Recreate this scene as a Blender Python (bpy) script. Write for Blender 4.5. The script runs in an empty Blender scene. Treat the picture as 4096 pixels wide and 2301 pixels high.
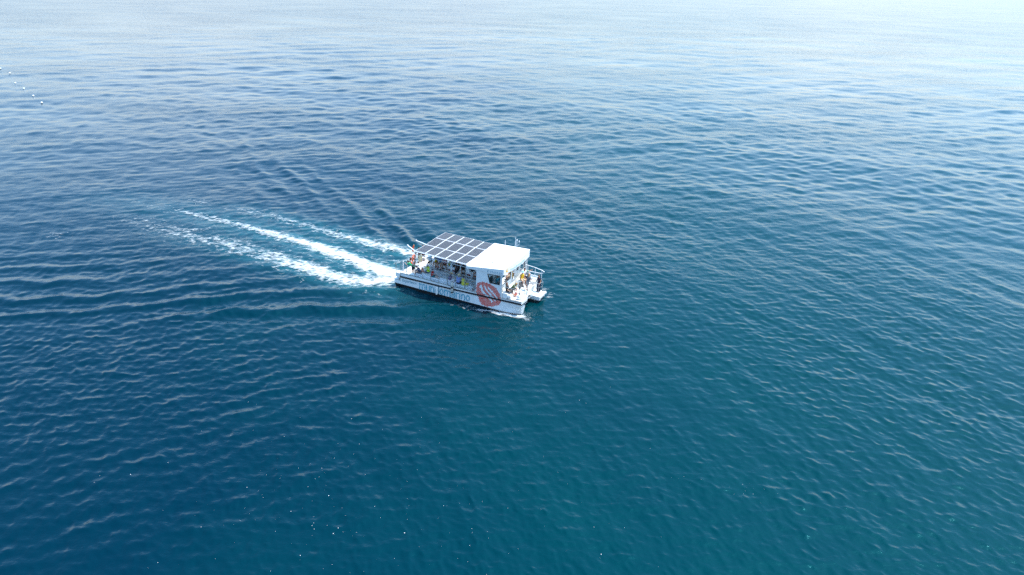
import bpy, bmesh, math, random
import numpy as np
from mathutils import Matrix, Vector

# ------------------------------------------------------------------ scene, camera, sky, sun
S = bpy.context.scene
COL = S.collection
R2 = math.radians
CAM_H, CAM_PITCH, CAM_ROLL = 26.733, 25.184, 1.606
cam_data = bpy.data.cameras.new("camera")
cam_data.lens = 24.03
cam_data.sensor_width = 36.0
cam_data.clip_start, cam_data.clip_end = 0.5, 60000.0
cam = bpy.data.objects.new("camera", cam_data)
COL.objects.link(cam)
cam.matrix_world = Matrix.Translation((0, 0, CAM_H)) @ Matrix.Rotation(R2(90 - CAM_PITCH), 4, 'X') @ Matrix.Rotation(R2(CAM_ROLL), 4, 'Z')
S.camera = cam

SUN_AZ = R2(76.0)          # clockwise from +Y (view direction): to the right and slightly beyond
SUN_EL = R2(67.0)
world = bpy.data.worlds.new("World")
S.world = world
world.use_nodes = True
wn = world.node_tree
sky = wn.nodes.new("ShaderNodeTexSky")
sky.sky_type = 'NISHITA'
sky.sun_disc = False
sky.sun_elevation = SUN_EL
sky.sun_rotation = SUN_AZ
sky.altitude = 0.0
sky.air_density = 1.0
sky.dust_density = 2.2
sky.ozone_density = 2.5
bg = wn.nodes["Background"]
bg.inputs["Strength"].default_value = 0.15
wb = wn.nodes.new("ShaderNodeMixRGB"); wb.blend_type = 'MULTIPLY'; wb.inputs[0].default_value = 1.0
wb.inputs[2].default_value = (0.62, 1.06, 1.25, 1)      # deep, polarised-looking blue between the clouds
wn.links.new(sky.outputs[0], wb.inputs[1])
# broken thin white cloud: thick towards the horizon, opening to blue overhead, the same all the way round
tcw = wn.nodes.new("ShaderNodeTexCoord"); sep = wn.nodes.new("ShaderNodeSeparateXYZ"); wn.links.new(tcw.outputs["Generated"], sep.inputs[0])
def wmath(op, a, c=0.0, clamp=False):
    n = wn.nodes.new("ShaderNodeMath"); n.operation = op; n.use_clamp = clamp
    for i, q in enumerate((a, c)):
        if isinstance(q, (int, float)): n.inputs[i].default_value = q
        else: wn.links.new(q, n.inputs[i])
    return n.outputs[0]
up = wmath('MAXIMUM', sep.outputs[2], 0.0)
den = wmath('ADD', up, 0.18)
cmb = wn.nodes.new("ShaderNodeCombineXYZ")
wn.links.new(wmath('DIVIDE', sep.outputs[0], den), cmb.inputs[0]); wn.links.new(wmath('DIVIDE', sep.outputs[1], den), cmb.inputs[1])
cn = wn.nodes.new("ShaderNodeTexNoise"); cn.inputs["Scale"].default_value = 1.1; cn.inputs["Detail"].default_value = 6; cn.inputs["Roughness"].default_value = 0.55
wn.links.new(cmb.outputs[0], cn.inputs["Vector"])
cover = wmath('SUBTRACT', 1.12, wmath('MULTIPLY', up, 2.7))                      # share of cloud falls with height
cloud = wmath('MULTIPLY', wmath('ADD', cover, wmath('MULTIPLY', wmath('SUBTRACT', cn.outputs["Fac"], 0.5), 1.1)), 1.0, True)
veil = wn.nodes.new("ShaderNodeMixRGB"); wn.links.new(wmath('MULTIPLY', cloud, 0.85), veil.inputs[0])
gain = wn.nodes.new("ShaderNodeMixRGB"); gain.blend_type = 'MULTIPLY'; gain.inputs[0].default_value = 1.0
gain.inputs[2].default_value = (1.32, 1.20, 1.14, 1); wn.links.new(sky.outputs[0], gain.inputs[1])      # cloud is brighter towards the sun
lit = wn.nodes.new("ShaderNodeMixRGB"); lit.blend_type = 'ADD'; lit.inputs[0].default_value = 1.0
lit.inputs[1].default_value = (1.30, 1.25, 1.30, 1); wn.links.new(gain.outputs[0], lit.inputs[2]); wn.links.new(lit.outputs[0], veil.inputs[2])
wn.links.new(wb.outputs[0], veil.inputs[1])
wn.links.new(veil.outputs[0], bg.inputs[0])

sd = bpy.data.lights.new("sun", 'SUN')
sd.energy = 3.6
sd.angle = R2(0.55)
sd.color = (1.0, 0.95, 0.87)
sun = bpy.data.objects.new("sun", sd)
COL.objects.link(sun)
sdir = Vector((math.sin(SUN_AZ) * math.cos(SUN_EL), math.cos(SUN_AZ) * math.cos(SUN_EL), math.sin(SUN_EL)))
sun.rotation_euler = sdir.to_track_quat('Z', 'Y').to_euler()
sun.location = (0, 0, 60)

S.view_settings.view_transform = 'Standard'
S.view_settings.look = 'None'
S.view_settings.gamma = 1.0
S.view_settings.exposure = 1.12
S.view_settings.use_curve_mapping = False
S.cycles.use_denoising = False
S.cycles.max_bounces = 8
S.cycles.transparent_max_bounces = 16
S.cycles.sample_clamp_indirect = 6.0
S.cycles.sample_clamp_direct = 0.95

# ------------------------------------------------------------------ material helpers
MATS = {}
def mat(name, rgb=(0.8, 0.8, 0.8), rough=0.5, metal=0.0, var=0.0, vscale=4.0, bump=0.0, bscale=30.0, spec=0.5, coat=0.0):
    """Principled material with a little procedural mottling and fine relief."""
    if name in MATS: return MATS[name]
    m = bpy.data.materials.new(name); m.use_nodes = True
    nt = m.node_tree; b = nt.nodes["Principled BSDF"]
    b.inputs["Base Color"].default_value = (*rgb, 1)
    b.inputs["Roughness"].default_value = rough
    b.inputs["Metallic"].default_value = metal
    b.inputs["Specular IOR Level"].default_value = spec
    b.inputs["Coat Weight"].default_value = coat
    if var > 0 or bump > 0:
        tc = nt.nodes.new("ShaderNodeTexCoord")
        if var > 0:
            n = nt.nodes.new("ShaderNodeTexNoise"); n.inputs["Scale"].default_value = vscale; n.inputs["Detail"].default_value = 5
            nt.links.new(tc.outputs["Object"], n.inputs["Vector"])
            r = nt.nodes.new("ShaderNodeValToRGB")
            r.color_ramp.elements[0].position = 0.3; r.color_ramp.elements[1].position = 0.72
            r.color_ramp.elements[0].color = (*[c * (1 - var) for c in rgb], 1)
            r.color_ramp.elements[1].color = (*[min(1, c * (1 + var * 0.5)) for c in rgb], 1)
            nt.links.new(n.outputs["Fac"], r.inputs[0]); nt.links.new(r.outputs[0], b.inputs["Base Color"])
        if bump > 0:
            n2 = nt.nodes.new("ShaderNodeTexNoise"); n2.inputs["Scale"].default_value = bscale; n2.inputs["Detail"].default_value = 4
            nt.links.new(tc.outputs["Object"], n2.inputs["Vector"])
            bp = nt.nodes.new("ShaderNodeBump"); bp.inputs["Strength"].default_value = 1.0; bp.inputs["Distance"].default_value = bump
            nt.links.new(n2.outputs["Fac"], bp.inputs["Height"]); nt.links.new(bp.outputs[0], b.inputs["Normal"])
    MATS[name] = m
    return m

# ------------------------------------------------------------------ the sea
rng = np.random.default_rng(11)
WAVES = []     # wavelength, direction, amplitude, phase
def add_system(n, lmin, lmax, az, spread, rms_slope, p=0.0, zone=0):
    s = rms_slope / math.sqrt(n / 2.0)
    for i in range(n):
        lam = math.exp(rng.uniform(math.log(lmin), math.log(lmax)))
        th = R2(az + rng.normal(0, spread))
        a = s * (lam ** p) * lam / (2 * math.pi)
        WAVES.append((lam, math.sin(th), math.cos(th), a, rng.uniform(0, 2 * math.pi), zone))
add_system(80, 0.30, 1.15, 236, 34, 0.120)
add_system(36, 1.5, 5.5, 244, 28, 0.042)
add_system(30, 0.5, 1.9, 168, 32, 0.066)
add_system(14, 1.6, 3.6, 160, 20, 0.022)
add_system(8, 9.0, 34.0, 225, 25, 0.012)
add_system(22, 0.9, 2.4, 152, 21, 0.075, zone=1)      # long-crested chop thrown out by the wake, near side
add_system(46, 1.5, 6.0, 156, 27, 0.080, zone=2)     # open-water waves farther off
add_system(30, 6.0, 18.0, 166, 30, 0.036, zone=2)
WAVES.sort()

BOAT_M = Matrix(((0.90343696, 0.42627797, 0.04570298, -10.1324),
                 (-0.4272126, 0.90406288, 0.01263739, 56.3786),
                 (-0.03593132, -0.03094198, 0.99887513, 0.0),
                 (0, 0, 0, 1)))
STERN = np.array([-9.0, 58.7])
TRK = np.array([-0.865, 0.50])      # the way the wake runs back from the stern
TRN = np.array([-0.50, -0.865])     # across it, towards starboard (near side)

def vnoise(x, y, seed=0):
    """smooth value noise, 0..1"""
    xi = np.floor(x).astype(np.int64); yi = np.floor(y).astype(np.int64)
    fx = x - xi; fy = y - yi
    fx = fx * fx * (3 - 2 * fx); fy = fy * fy * (3 - 2 * fy)
    def h(a, b):
        n = (a * 374761393 + b * 668265263 + seed * 974711) & 0xffffffff
        n = ((n ^ (n >> 13)) * 1274126177) & 0xffffffff
        return ((n ^ (n >> 16)) & 0xffff) / 65535.0
    return (h(xi, yi) * (1 - fx) + h(xi + 1, yi) * fx) * (1 - fy) + (h(xi, yi + 1) * (1 - fx) + h(xi + 1, yi + 1) * fx) * fy
def fbm(x, y, seed=0, oct=4):
    t = 0; a = 0.5; n = 0
    for o in range(oct):
        t = t + a * vnoise(x * 2 ** o + 17.3 * o, y * 2 ** o - 9.1 * o, seed + o); n += a; a *= 0.55
    return t / n

def wake_height(x, y):
    """diverging wave trains on both sides of the track and the bow wave along the near hull"""
    dx, dy = x - STERN[0], y - STERN[1]
    s = dx * TRK[0] + dy * TRK[1]
    t = dx * TRN[0] + dy * TRN[1]
    h = np.zeros_like(x)
    for sgn, amp, ca, lam, wi in ((1.0, 0.23, 43.0, 3.3, 140.0), (-1.0, 0.19, 30.0, 3.0, 60.0)):
        tt = t * sgn
        sb = s + 13.0                       # distance behind the bow
        edge = 1.0 + sb * (0.62 if sgn > 0 else 0.36)
        d = tt - edge
        env = np.exp(-np.clip(d, 0, None) ** 2 / 6.0) * np.exp(-np.clip(-d, 0, None) ** 2 / wi)
        env *= np.clip(sb / 8.0, 0, 1) * np.exp(-sb / 70.0) * np.clip((tt - 1.5) / 3.0, 0, 1)
        env *= 0.45 + 0.65 * (0.5 + 0.5 * np.sin(s * 0.27 + 1.7 * np.sin(tt * 0.31) + sgn)) * (0.7 + 0.3 * np.sin(tt * 0.9 + s * 0.17))
        ph = (sb * math.sin(R2(ca)) - tt * math.cos(R2(ca))) * 2 * math.pi / lam + 0.9 * np.sin(sb * 0.17 + tt * 0.11) + 0.55 * np.sin(sb * 0.43 - tt * 0.37) + 0.4 * np.sin(tt * 0.8 + sb * 0.9)
        h += amp * env * (np.cos(ph) + 0.30 * np.cos(2 * ph))
    return h

def sea_disp(x, y, dr):
    """displacement (dx, dy, dz) of the sea at rest position (x, y); dr = local mesh spacing (rows)"""
    x = x.astype(np.float32); y = y.astype(np.float32); dr = np.asarray(dr, np.float32)
    ox = np.zeros_like(x); oy = np.zeros_like(x); oz = np.zeros_like(x)
    patch = 0.30 + 0.75 * fbm(x * 0.045 + 3.7, y * 0.030 - 1.2, 5, 3) + 0.45 * fbm(x * 0.16, y * 0.13, 9, 2)
    near = 0.12 + 0.88 / (1 + np.exp((x - 0.10 * y + 3.0) / 4.0)) * (0.55 + 0.45 * np.sin(x * 0.19 + 1.4 * np.sin(y * 0.13)))
    near = near / (1 + np.exp((y - 62.0) / 5.0))
    far = np.clip((np.hypot(x, y) - 60.0) / 70.0, 0, 1) * (0.75 + 0.35 * np.sin(x * 0.031 + 0.8) * np.sin(y * 0.024 + x * 0.011))
    ENV = [q.astype(np.float32) for q in (patch, near, far)]
    for lam, cx, cy, a, ph, zone in WAVES:
        w = np.clip(lam / (1.9 * dr) - 1.0, 0, 1)
        rows = np.nonzero(w > 0)[0]
        if len(rows) == 0: continue
        r1 = rows[-1] + 1
        k = 2 * math.pi / lam
        p = x[:r1] * np.float32(k * cx) + y[:r1] * np.float32(k * cy) + np.float32(ph)
        aw = np.float32(a) * w[:r1]
        if x.ndim == 2: aw = aw[:, None]
        aw = aw * ENV[zone][:r1]
        sn = np.sin(p)
        oz[:r1] += aw * np.cos(p)
        aw *= sn
        ox[:r1] -= aw * np.float32(0.85 * cx)
        oy[:r1] -= aw * np.float32(0.85 * cy)
    return ox, oy, oz

def sea_z(x, y):
    x = np.atleast_1d(np.asarray(x, float)); y = np.atleast_1d(np.asarray(y, float))
    dr = np.full(len(x), 0.15)
    _, _, z = sea_disp(x, y, dr)
    return z + wake_height(x, y)

def grid_mesh(name, X, Y, Z, wrap=False):
    nr, nc = X.shape
    co = np.stack([X, Y, Z], -1).reshape(-1, 3).astype(np.float32)
    i = np.arange(nr - 1)[:, None]; j = np.arange(nc if wrap else nc - 1)[None, :]
    j2 = (j + 1) % nc
    f = np.stack([i * nc + j, i * nc + j2, (i + 1) * nc + j2, (i + 1) * nc + j], -1).reshape(-1, 4)
    return co, f

def mesh_from_arrays(name, co, faces, smooth=True):
    me = bpy.data.meshes.new(name)
    me.vertices.add(len(co)); me.vertices.foreach_set("co", co.astype(np.float32).ravel())
    n, k = faces.shape
    me.loops.add(n * k); me.loops.foreach_set("vertex_index", faces.astype(np.int32).ravel())
    me.polygons.add(n)
    me.polygons.foreach_set("loop_start", np.arange(0, n * k, k, dtype=np.int32))
    me.polygons.foreach_set("use_smooth", np.full(n, smooth))
    me.update(calc_edges=True)
    return me

# wake lines on the water, from the stern backwards (world metres)
L_MID = np.array([[-10.6, 58.6], [-11.1, 58.5], [-12.2, 59.7], [-13.9, 60.8], [-16.2, 62.5], [-19.2, 64.6], [-22.4, 66.6], [-25.4, 68.1], [-28.8, 70.1], [-32.3, 71.8], [-36.6, 74.0], [-40.9, 75.9], [-45.5, 78.0], [-50.0, 79.6]])
L_STB = np.array([[-10.7, 58.0], [-11.8, 57.5], [-13.6, 57.1], [-15.5, 57.5], [-17.7, 58.8], [-20.5, 60.4], [-24.1, 62.3], [-27.7, 64.0], [-30.4, 65.9], [-33.4, 66.7], [-36.8, 68.3], [-39.8, 70.0], [-44.0, 71.9], [-48.5, 73.4]])
L_PRT = np.array([[-8.6, 63.6], [-10.0, 64.3], [-11.6, 65.0], [-13.9, 66.1], [-16.5, 67.7], [-19.6, 69.3], [-22.9, 71.4], [-26.3, 73.2], [-29.2, 75.1], [-32.7, 76.6], [-35.6, 77.3], [-40.0, 79.2]])
L_PIN = np.array([[-8.4, 62.0], [-9.9, 62.3], [-12.1, 62.2], [-13.8, 63.0], [-16.2, 64.9], [-18.4, 66.4]])
def line_dist(x, y, L):
    """distance to polyline and arc length fraction of the nearest point"""
    best = np.full(x.shape, 1e9); arc = np.zeros(x.shape)
    seg = np.linalg.norm(np.diff(L, axis=0), axis=1); cum = np.concatenate([[0], np.cumsum(seg)])
    for i in range(len(L) - 1):
        a, b = L[i], L[i + 1]; d = b - a; l2 = d @ d
        u = np.clip(((x - a[0]) * d[0] + (y - a[1]) * d[1]) / l2, 0, 1)
        dd = np.hypot(x - a[0] - u * d[0], y - a[1] - u * d[1])
        m = dd < best
        best = np.where(m, dd, best); arc = np.where(m, cum[i] + u * seg[i], arc)
    return best, arc

# mesh: rings round the spot under the drone, finer where the sea is near
ND = 900
rr = [15.0]
while rr[-1] < 30000:
    r = rr[-1]
    st = 0.88 * (r * r + CAM_H ** 2) / CAM_H / 683.0
    if 42 < r < 90: st *= 0.75
    if 90 <= r < 520: st *= 0.66
    rr.append(r + min(st, r * 0.09))
rr = np.array(rr)
dr_rows = np.gradient(rr)
half = R2(54.0)
ang = np.concatenate([np.linspace(-half, -R2(46.0), 36)[:-1], np.linspace(-R2(46.0), R2(46.0), ND - 70), np.linspace(R2(46.0), half, 36)[1:], np.linspace(half, 2 * math.pi - half, 110)[1:-1]])
RR, AA = np.meshgrid(rr, ang, indexing='ij')
X0 = RR * np.sin(AA); Y0 = RR * np.cos(AA)
nd = ND
ox, oy, oz = sea_disp(X0[:, :nd], Y0[:, :nd], dr_rows)
wk = wake_height(X0[:, :nd], Y0[:, :nd]) * np.clip(1.6 - dr_rows / 1.5, 0, 1)[:, None]
edge = np.clip((half - np.abs(AA[:, :nd])) / R2(1.0), 0, 1)
# stern wash: the water is heaped up and churned along the foam lines
xx, yy = X0[:, :nd], Y0[:, :nd]
aer = np.zeros_like(xx)
reg = (xx > -60) & (xx < 6) & (yy > 48) & (yy < 92)
xs, ys = xx[reg], yy[reg]
ae = np.zeros_like(xs); lump = np.zeros_like(xs)
for L, w0, k, ln in ((L_MID, 1.1, 1.0, 34.0), (L_STB, 1.0, 0.8, 32.0), (L_PRT, 0.9, 0.8, 30.0), (L_PIN, 0.7, 0.6, 10.0)):
    dd, ar = line_dist(xs, ys, L)
    f = np.exp(-(dd / (w0 + 0.02 * ar)) ** 2) * np.clip(1 - ar / ln, 0, 1) * k
    lump += f
    ae = np.maximum(ae, np.exp(-(dd / (1.7 * w0 + 0.02 * ar)) ** 2) * np.clip(1.1 - ar / ln, 0, 1) * k)
dm_, am_ = line_dist(xs, ys, L_MID)
ae = np.maximum(ae, 0.62 * np.exp(-(dm_ / 3.6) ** 2) * np.clip(1.0 - am_ / 52.0, 0, 1))
oz_r = oz[reg] + lump * (0.10 * (fbm(xs * 1.1, ys * 1.1, 3) - 0.35) + 0.10 * (fbm(xs * 3.1, ys * 3.1, 8) - 0.5))
oz[reg] = oz_r; aer[reg] = ae
X = X0.copy(); Y = Y0.copy(); Z = np.zeros_like(X0)
X[:, :nd] += ox * edge; Y[:, :nd] += oy * edge; Z[:, :nd] = (oz + wk) * edge
co, faces = grid_mesh("sea", X, Y, Z, wrap=True)
ncol = X.shape[1]
co = np.vstack([co, [[0, 0, 0]]]); ci = len(co) - 1
sea_me = mesh_from_arrays("sea", co, faces)
bm = bmesh.new(); bm.from_mesh(sea_me); bm.verts.ensure_lookup_table()
cv = bm.verts[ci]
for j in range(ncol):
    try: bm.faces.new((bm.verts[(j + 1) % ncol], bm.verts[j], cv))
    except ValueError: pass
bm.to_mesh(sea_me); bm.free()
att = sea_me.attributes.new("aeration", 'FLOAT', 'POINT')
av = np.zeros((len(rr), ncol), np.float32); av[:, :nd] = aer
att.data.foreach_set("value", np.concatenate([av.ravel(), [0]]).astype(np.float32))

att2 = sea_me.attributes.new("open_sea", 'FLOAT', 'POINT')
fv = np.repeat(np.clip((rr - 90.0) / 330.0, 0, 1)[:, None], ncol, 1)
att2.data.foreach_set("value", np.concatenate([fv.ravel(), [0]]).astype(np.float32))

def sea_material():
    m = bpy.data.materials.new("sea_water"); m.use_nodes = True
    nt = m.node_tree; N = nt.nodes; L = nt.links
    b = N["Principled BSDF"]
    b.inputs["Roughness"].default_value = 0.05
    b.inputs["Specular IOR Level"].default_value = 0.36
    b.inputs["Specular Tint"].default_value = (0.12, 0.85, 1.0, 1)
    b.inputs["IOR"].default_value = 1.333
    tc = N.new("ShaderNodeTexCoord")
    def noise(scale, detail, sx=1, sy=1, rot=0, rough=0.55):
        mp = N.new("ShaderNodeMapping"); mp.inputs["Scale"].default_value = (sx, sy, 1); mp.inputs["Rotation"].default_value = (0, 0, rot)
        L.new(tc.outputs["Object"], mp.inputs["Vector"])
        n = N.new("ShaderNodeTexNoise"); n.inputs["Scale"].default_value = scale; n.inputs["Detail"].default_value = detail; n.inputs["Roughness"].default_value = rough
        L.new(mp.outputs[0], n.inputs["Vector"]); return n.outputs["Fac"]
    def math_(op, a, c, clamp=False):
        n = N.new("ShaderNodeMath"); n.operation = op; n.use_clamp = clamp
        for i, v in enumerate((a, c)):
            if isinstance(v, (int, float)): n.inputs[i].default_value = v
            else: L.new(v, n.inputs[i])
        return n.outputs[0]
    # wind patches: some areas are more ruffled than others
    g = noise(0.022, 3, 1.0, 1.9, R2(-22))
    gust = math_('ADD', math_('MULTIPLY', g, 1.8), -0.30)
    # body colour of the water, bluer and greener drifts
    ramp = N.new("ShaderNodeValToRGB")
    ramp.color_ramp.elements[0].position = 0.35; ramp.color_ramp.elements[0].color = (0.0, 0.0138, 0.0265, 1)
    ramp.color_ramp.elements[1].position = 0.65; ramp.color_ramp.elements[1].color = (0.0, 0.0258, 0.0330, 1)
    spx = N.new("ShaderNodeSeparateXYZ"); L.new(tc.outputs["Object"], spx.inputs[0])
    L.new(math_('ADD', math_('MULTIPLY', noise(0.05, 3), 0.5), math_('ADD', math_('MULTIPLY', spx.outputs[0], 0.008), 0.28), True), ramp.inputs[0])     # greener water to the right, bluer to the left
    at = N.new("ShaderNodeAttribute"); at.attribute_name = "aeration"
    mix = N.new("ShaderNodeMixRGB"); mix.inputs[2].default_value = (0.035, 0.18, 0.21, 1)
    af = math_('MULTIPLY', at.outputs["Fac"], math_('ADD', math_('MULTIPLY', noise(0.9, 5), 1.5), -0.25, True), True)
    L.new(af, mix.inputs[0]); L.new(ramp.outputs[0], mix.inputs[1]); L.new(mix.outputs[0], b.inputs["Base Color"])
    # ripples too small for the mesh
    h1 = math_('MULTIPLY', noise(2.3, 4, 1.0, 1.7, R2(28)), 0.034)
    h2 = math_('MULTIPLY', noise(0.75, 3, 1.0, 2.0, R2(-18)), 0.045)
    h3 = math_('MULTIPLY', noise(7.5, 3, 1.0, 1.5, R2(30)), 0.009)
    fa = N.new("ShaderNodeAttribute"); fa.attribute_name = "open_sea"
    L.new(math_('ADD', math_('MULTIPLY', fa.outputs["Fac"], 0.10), 0.07), b.inputs["Roughness"])
    h4 = math_('MULTIPLY', math_('MULTIPLY', noise(0.30, 3, 1.0, 2.2, R2(-24)), 0.35), fa.outputs["Fac"])
    fine = math_('MULTIPLY', math_('ADD', math_('ADD', h1, h2), h3), math_('SUBTRACT', 1.0, math_('MULTIPLY', fa.outputs["Fac"], 0.8)))
    h = math_('MULTIPLY', math_('ADD', fine, h4), gust)
    bp = N.new("ShaderNodeBump"); bp.inputs["Strength"].default_value = 1.0; bp.inputs["Distance"].default_value = 1.0
    bp.inputs["Filter Width"].default_value = 0.02
    L.new(h, bp.inputs["Height"]); L.new(bp.outputs[0], b.inputs["Normal"])
    return m
sea = bpy.data.objects.new("sea", sea_me); COL.objects.link(sea)
sea_me.materials.append(sea_material())
sea["kind"] = "structure"

# ------------------------------------------------------------------ mesh building helpers
class MB:
    """collects faces for ONE mesh object"""
    def __init__(s): s.v = []; s.f = []; s.m = []
    def add(s, vs, fs, mi=0):
        o = len(s.v); s.v += [tuple(p) for p in vs]
        for f in fs: s.f.append(tuple(o + i for i in f)); s.m.append(mi)
        return s
    def box(s, x0, x1, y0, y1, z0, z1, mi=0):
        return s.add([(x0, y0, z0), (x1, y0, z0), (x1, y1, z0), (x0, y1, z0), (x0, y0, z1), (x1, y0, z1), (x1, y1, z1), (x0, y1, z1)],
                     [(0, 3, 2, 1), (4, 5, 6, 7), (0, 1, 5, 4), (1, 2, 6, 5), (2, 3, 7, 6), (3, 0, 4, 7)], mi)
    def hexa(s, bot, top, mi=0):
        n = len(bot)
        return s.add(list(bot) + list(top), [tuple(reversed(range(n))), tuple(range(n, 2 * n))] + [(i, (i + 1) % n, n + (i + 1) % n, n + i) for i in range(n)], mi)
    def tube(s, pts, r, n=8, mi=0, cap=True):
        pts = [Vector(p) for p in pts]; rs = r if isinstance(r, (list, tuple)) else [r] * len(pts)
        rings = []
        for i, p in enumerate(pts):
            d = (pts[min(i + 1, len(pts) - 1)] - pts[max(i - 1, 0)]).normalized()
            u = d.cross(Vector((0, 0, 1)) if abs(d.z) < 0.9 else Vector((1, 0, 0))).normalized(); w = d.cross(u)
            rings.append([p + (u * math.cos(2 * math.pi * k / n) + w * math.sin(2 * math.pi * k / n)) * rs[i] for k in range(n)])
        vs = [q for ring in rings for q in ring]
        fs = [(i * n + k, i * n + (k + 1) % n, (i + 1) * n + (k + 1) % n, (i + 1) * n + k) for i in range(len(pts) - 1) for k in range(n)]
        if cap: fs += [tuple(reversed(range(n))), tuple(range((len(pts) - 1) * n, len(pts) * n))]
        return s.add(vs, fs, mi)
    def lathe(s, prof, n=20, c=(0, 0, 0), mi=0, axis='Z'):
        vs = []
        for r, z in prof:
            for k in range(n):
                a = 2 * math.pi * k / n
                p = (r * math.cos(a), r * math.sin(a), z)
                if axis == 'X': p = (p[2], p[0], p[1])
                if axis == 'Y': p = (p[0], p[2], p[1])
                vs.append((p[0] + c[0], p[1] + c[1], p[2] + c[2]))
        fs = [(i * n + k, i * n + (k + 1) % n, (i + 1) * n + (k + 1) % n, (i + 1) * n + k) for i in range(len(prof) - 1) for k in range(n)]
        if prof[0][0] > 1e-4: fs.append(tuple(reversed(range(n))))
        if prof[-1][0] > 1e-4: fs.append(tuple(range((len(prof) - 1) * n, len(prof) * n)))
        return s.add(vs, fs, mi)
    def mesh(s, name, mats, smooth=False):
        me = bpy.data.meshes.new(name); me.from_pydata([tuple(v) for v in s.v], [], s.f)
        for m in (mats if isinstance(mats, (list, tuple)) else [mats]): me.materials.append(m)
        me.polygons.foreach_set("material_index", s.m)
        bm = bmesh.new(); bm.from_mesh(me); bmesh.ops.remove_doubles(bm, verts=bm.verts, dist=1e-5)
        bmesh.ops.recalc_face_normals(bm, faces=bm.faces); bm.to_mesh(me); bm.free()
        if smooth:
            me.polygons.foreach_set("use_smooth", [True] * len(me.polygons))
            me.set_sharp_from_angle(angle=R2(42))
        me.update()
        return me
    def build(s, name, mats, parent=None, smooth=False, bevel=0.0):
        o = bpy.data.objects.new(name, s.mesh(name, mats, smooth)); COL.objects.link(o)
        if parent is not None: o.parent = parent
        if bevel:
            b = o.modifiers.new("bevel", 'BEVEL'); b.width = bevel; b.segments = 2; b.limit_method = 'ANGLE'
        return o

def obj(name, me, parent=None):
    o = bpy.data.objects.new(name, me); COL.objects.link(o)
    if parent is not None: o.parent = parent
    return o
def tag(o, label, cat, group=None):
    o["label"] = label; o["category"] = cat
    if group: o["group"] = group
    return o
def thing(name, label, cat, x, y, z, yaw=0.0, group=None, tilt=None):
    """an Empty on the boat (boat coordinates) that parents the parts of one thing"""
    o = bpy.data.objects.new(name, None); COL.objects.link(o); o.empty_display_size = 0.2
    m = BOAT_M @ Matrix.Translation((x, y, z)) @ Matrix.Rotation(R2(yaw), 4, 'Z')
    if tilt is not None: m = m @ tilt
    o.matrix_world = m
    return tag(o, label, cat, group)

# ------------------------------------------------------------------ materials of the boat
M_WHITE = mat("white_gelcoat", (0.73, 0.75, 0.755), 0.28, var=0.08, vscale=2.1, coat=0.2)
M_WALL = mat("cream_panel", (0.70, 0.69, 0.66), 0.42, var=0.05, vscale=1.6)
M_ROOF = mat("white_roof_paint", (0.80, 0.80, 0.80), 0.4, var=0.04, vscale=0.9)
M_DECK = mat("grey_deck_paint", (0.52, 0.52, 0.51), 0.7, var=0.10, vscale=2.5, bump=0.002, bscale=120)
M_DECKW = mat("white_deck_paint", (0.70, 0.70, 0.69), 0.6, var=0.08, vscale=2.2, bump=0.0015, bscale=90)
M_ANTI = mat("black_antifouling", (0.006, 0.007, 0.009), 0.55, var=0.3, vscale=3)
M_RUB = mat("black_rubber_strip", (0.008, 0.009, 0.014), 0.5)
M_STEEL = mat("stainless_tube", (0.42, 0.43, 0.43), 0.32, metal=0.85, var=0.15, vscale=8)
M_BLACK = mat("black_plastic", (0.010, 0.010, 0.011), 0.45, var=0.2, vscale=9)
M_DARK = mat("dark_grey_plastic", (0.045, 0.047, 0.05), 0.5, var=0.2, vscale=9)
M_ALU = mat("white_aluminium", (0.72, 0.72, 0.73), 0.35)
M_TEALPAINT = mat("teal_lettering", (0.010, 0.19, 0.27), 0.4)
M_LBLUE = mat("light_blue_lettering", (0.22, 0.48, 0.68), 0.4)
M_YEL = mat("yellow_logo", (0.80, 0.42, 0.02), 0.4)
M_RED = mat("red_mosaic", (0.66, 0.045, 0.008), 0.4, var=0.25, vscale=14)
M_SEAM = mat("dark_seam", (0.05, 0.05, 0.05), 0.6)

def glass_mat():
    m = bpy.data.materials.new("tinted_glass"); m.use_nodes = True
    nt = m.node_tree; N = nt.nodes; N.remove(N["Principled BSDF"]); out = N["Material Output"]
    t = N.new("ShaderNodeBsdfTransparent"); t.inputs[0].default_value = (0.80, 0.84, 0.83, 1)
    g = N.new("ShaderNodeBsdfGlossy"); g.inputs["Roughness"].default_value = 0.02
    fr = N.new("ShaderNodeFresnel"); fr.inputs[0].default_value = 1.5
    mx = N.new("ShaderNodeMixShader"); nt.links.new(fr.outputs[0], mx.inputs[0]); nt.links.new(t.outputs[0], mx.inputs[1]); nt.links.new(g.outputs[0], mx.inputs[2]); nt.links.new(mx.outputs[0], out.inputs[0])
    return m
M_GLASS = glass_mat()

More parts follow.
